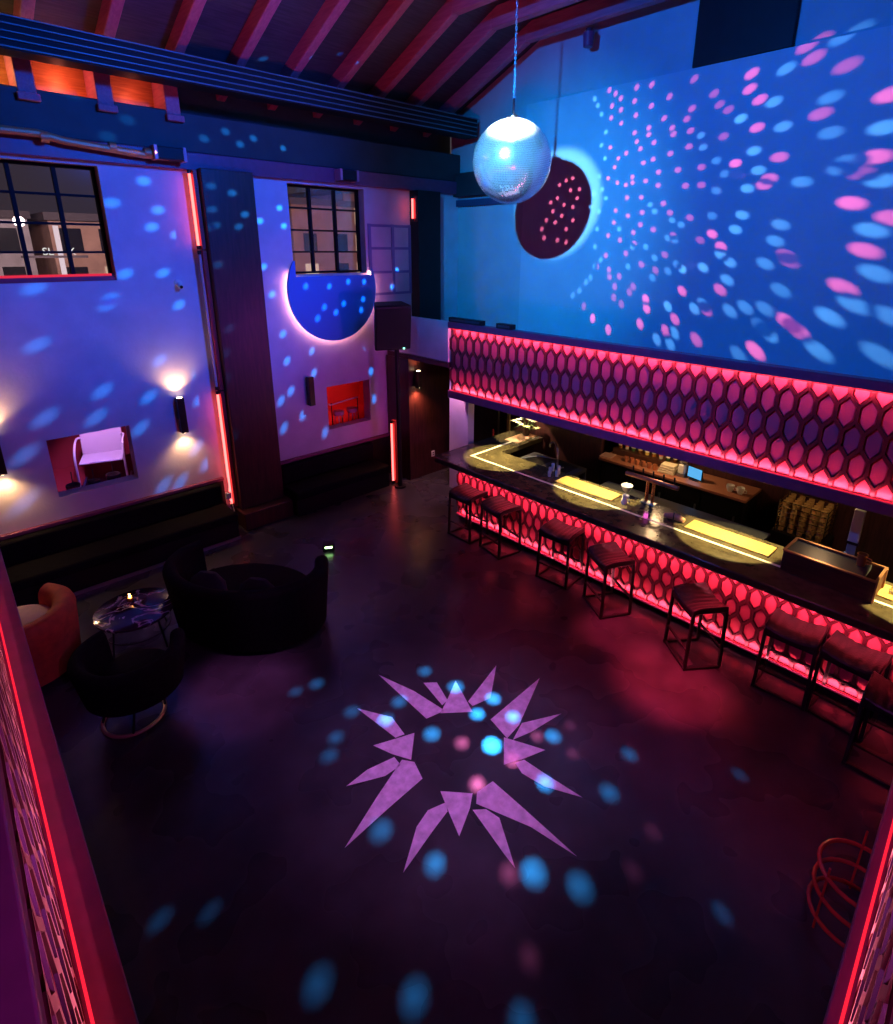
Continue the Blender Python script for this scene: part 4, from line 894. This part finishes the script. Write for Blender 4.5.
spot('red_floor_fill', (3.9,2.4,7.3), (5.45,2.75,0), 4500, (1.,.03,.12), 9, .9, .1)
spot('mauve_floor_fill', (2.4,3.0,7.3), (1.75,4.95,0), 1700, (.8,.16,.75), 12, 1., .1)  # unseen spot added for the purple patch on the floor
spot('ledge_fill', (.35,-1.2,4.6), (.02,4.2,2.0), 170, (.8,.1,1.), 34, .8, .1)  # unseen grazing spots added to tint the near balcony ledges
spot('ledge_fill', (-1.2,.3,4.6), (3.0,-.02,2.0), 140, (.7,.12,.9), 34, .8, .1)
for i in range(4): point('board_fill', (.36+.8*i,8.96,6.3), (8,8,6,3)[i], ((1,.5,.18),(1,.5,.18),(1,.22,.14),(1,.2,.14))[i], .03)  # unseen points added in each bay to brighten the orange boards
spot('armchair_fill', (.46,8.55,1.62), (.12,6.9,.6), 26, (1.,.58,.28), 50, .8, .03)  # added spot, separate from the sconce, brightens the cream seat
for y in (5.86,3.99,2.13,.27):
    spot('bar_downlight_and_fill', (6.70,y,1.87), (6.70,y,1.07), 210, (1.,.76,.30), 79, .12, .015)
spot('bar_downlight_and_fill', (7.75,6.35,1.9), (7.8,6.3,1.07), 90, (1.,.76,.45), 70, .2, .015)  # extra downlight added to brighten the flowers
spot('end_wall_fill', (6.72,7.1,2.38), (6.88,7.1,1.0), 80, (1.,.35,.75), 80, .8, .03)  # unseen pink spot added to brighten the bar end wall
spot('pipe_fill', (2.78,8.46,5.55), (1.2,8.6,5.62), 14, (1.,.42,.14), 60, .8, .02)  # warm spot added to put an orange light on the pipe
point('back_bar_lamp_and_fill', (7.75,3.6,1.86), 26, (1,.62,.3), .08)
point('back_bar_lamp_and_fill', (7.35,1.3,1.85), 9, (1,.62,.3), .08)  # fill added to brighten the grey tap column
spot('hall_lamp', (1.5,9.12,2.62), (1.8,9.8,1.3), 90, (.85,.45,1.), 62, .5, .05)
spot('hall_lamp', (5.9,9.45,2.62), (5.9,10.7,1.6), 60, (1,.42,.40), 84, .6, .05)
spot('street_fill', (4,22,9), (6,36,2), 7000, (1,.80,.78), 110, .6, 1.)  # unseen spots added to brighten the street and facades
spot('street_fill', (19,21,9), (23,34,2), 3000, (1,.6,.5), 100, .6, 1.)
w = bpy.data.worlds.new('night'); SC.world = w; w.use_nodes = True
w.node_tree.nodes['Background'].inputs['Color'].default_value = (.34,.28,.34,1); w.node_tree.nodes['Background'].inputs['Strength'].default_value = .16

# ------------------------------------------------------------------ camera
cd = bpy.data.cameras.new('camera'); cam = bpy.data.objects.new('camera', cd); COL.objects.link(cam); SC.camera = cam
yaw, pitch, roll = R(46.108), R(-18.013), R(.306)
f = Vector((math.cos(pitch)*math.cos(yaw), math.cos(pitch)*math.sin(yaw), math.sin(pitch)))
r0 = f.cross(Vector((0,0,1))).normalized(); u0 = r0.cross(f)
rr = r0*math.cos(roll)+u0*math.sin(roll); uu = u0*math.cos(roll)-r0*math.sin(roll)
M = Matrix((rr,uu,-f)).transposed().to_4x4(); M.translation = (0,0,4.4); cam.matrix_world = M
cd.sensor_fit = 'VERTICAL'; cd.sensor_height = 24; cd.sensor_width = 24; cd.lens = 565.4334/1024*24
cd.shift_x = -9.18/1024; cd.shift_y = -80.42/1024; cd.clip_start = .02; cd.clip_end = 300
SC.view_settings.view_transform = 'Standard'; SC.view_settings.look = 'None'; SC.view_settings.gamma = 1; SC.view_settings.exposure = 0
SC.view_settings.use_curve_mapping = False
cy = SC.cycles
cy.max_bounces = 5; cy.diffuse_bounces = 3; cy.glossy_bounces = 3; cy.transmission_bounces = 3; cy.transparent_max_bounces = 8
cy.sample_clamp_indirect = 4; cy.caustics_reflective = False; cy.caustics_refractive = False
cy.use_denoising = True
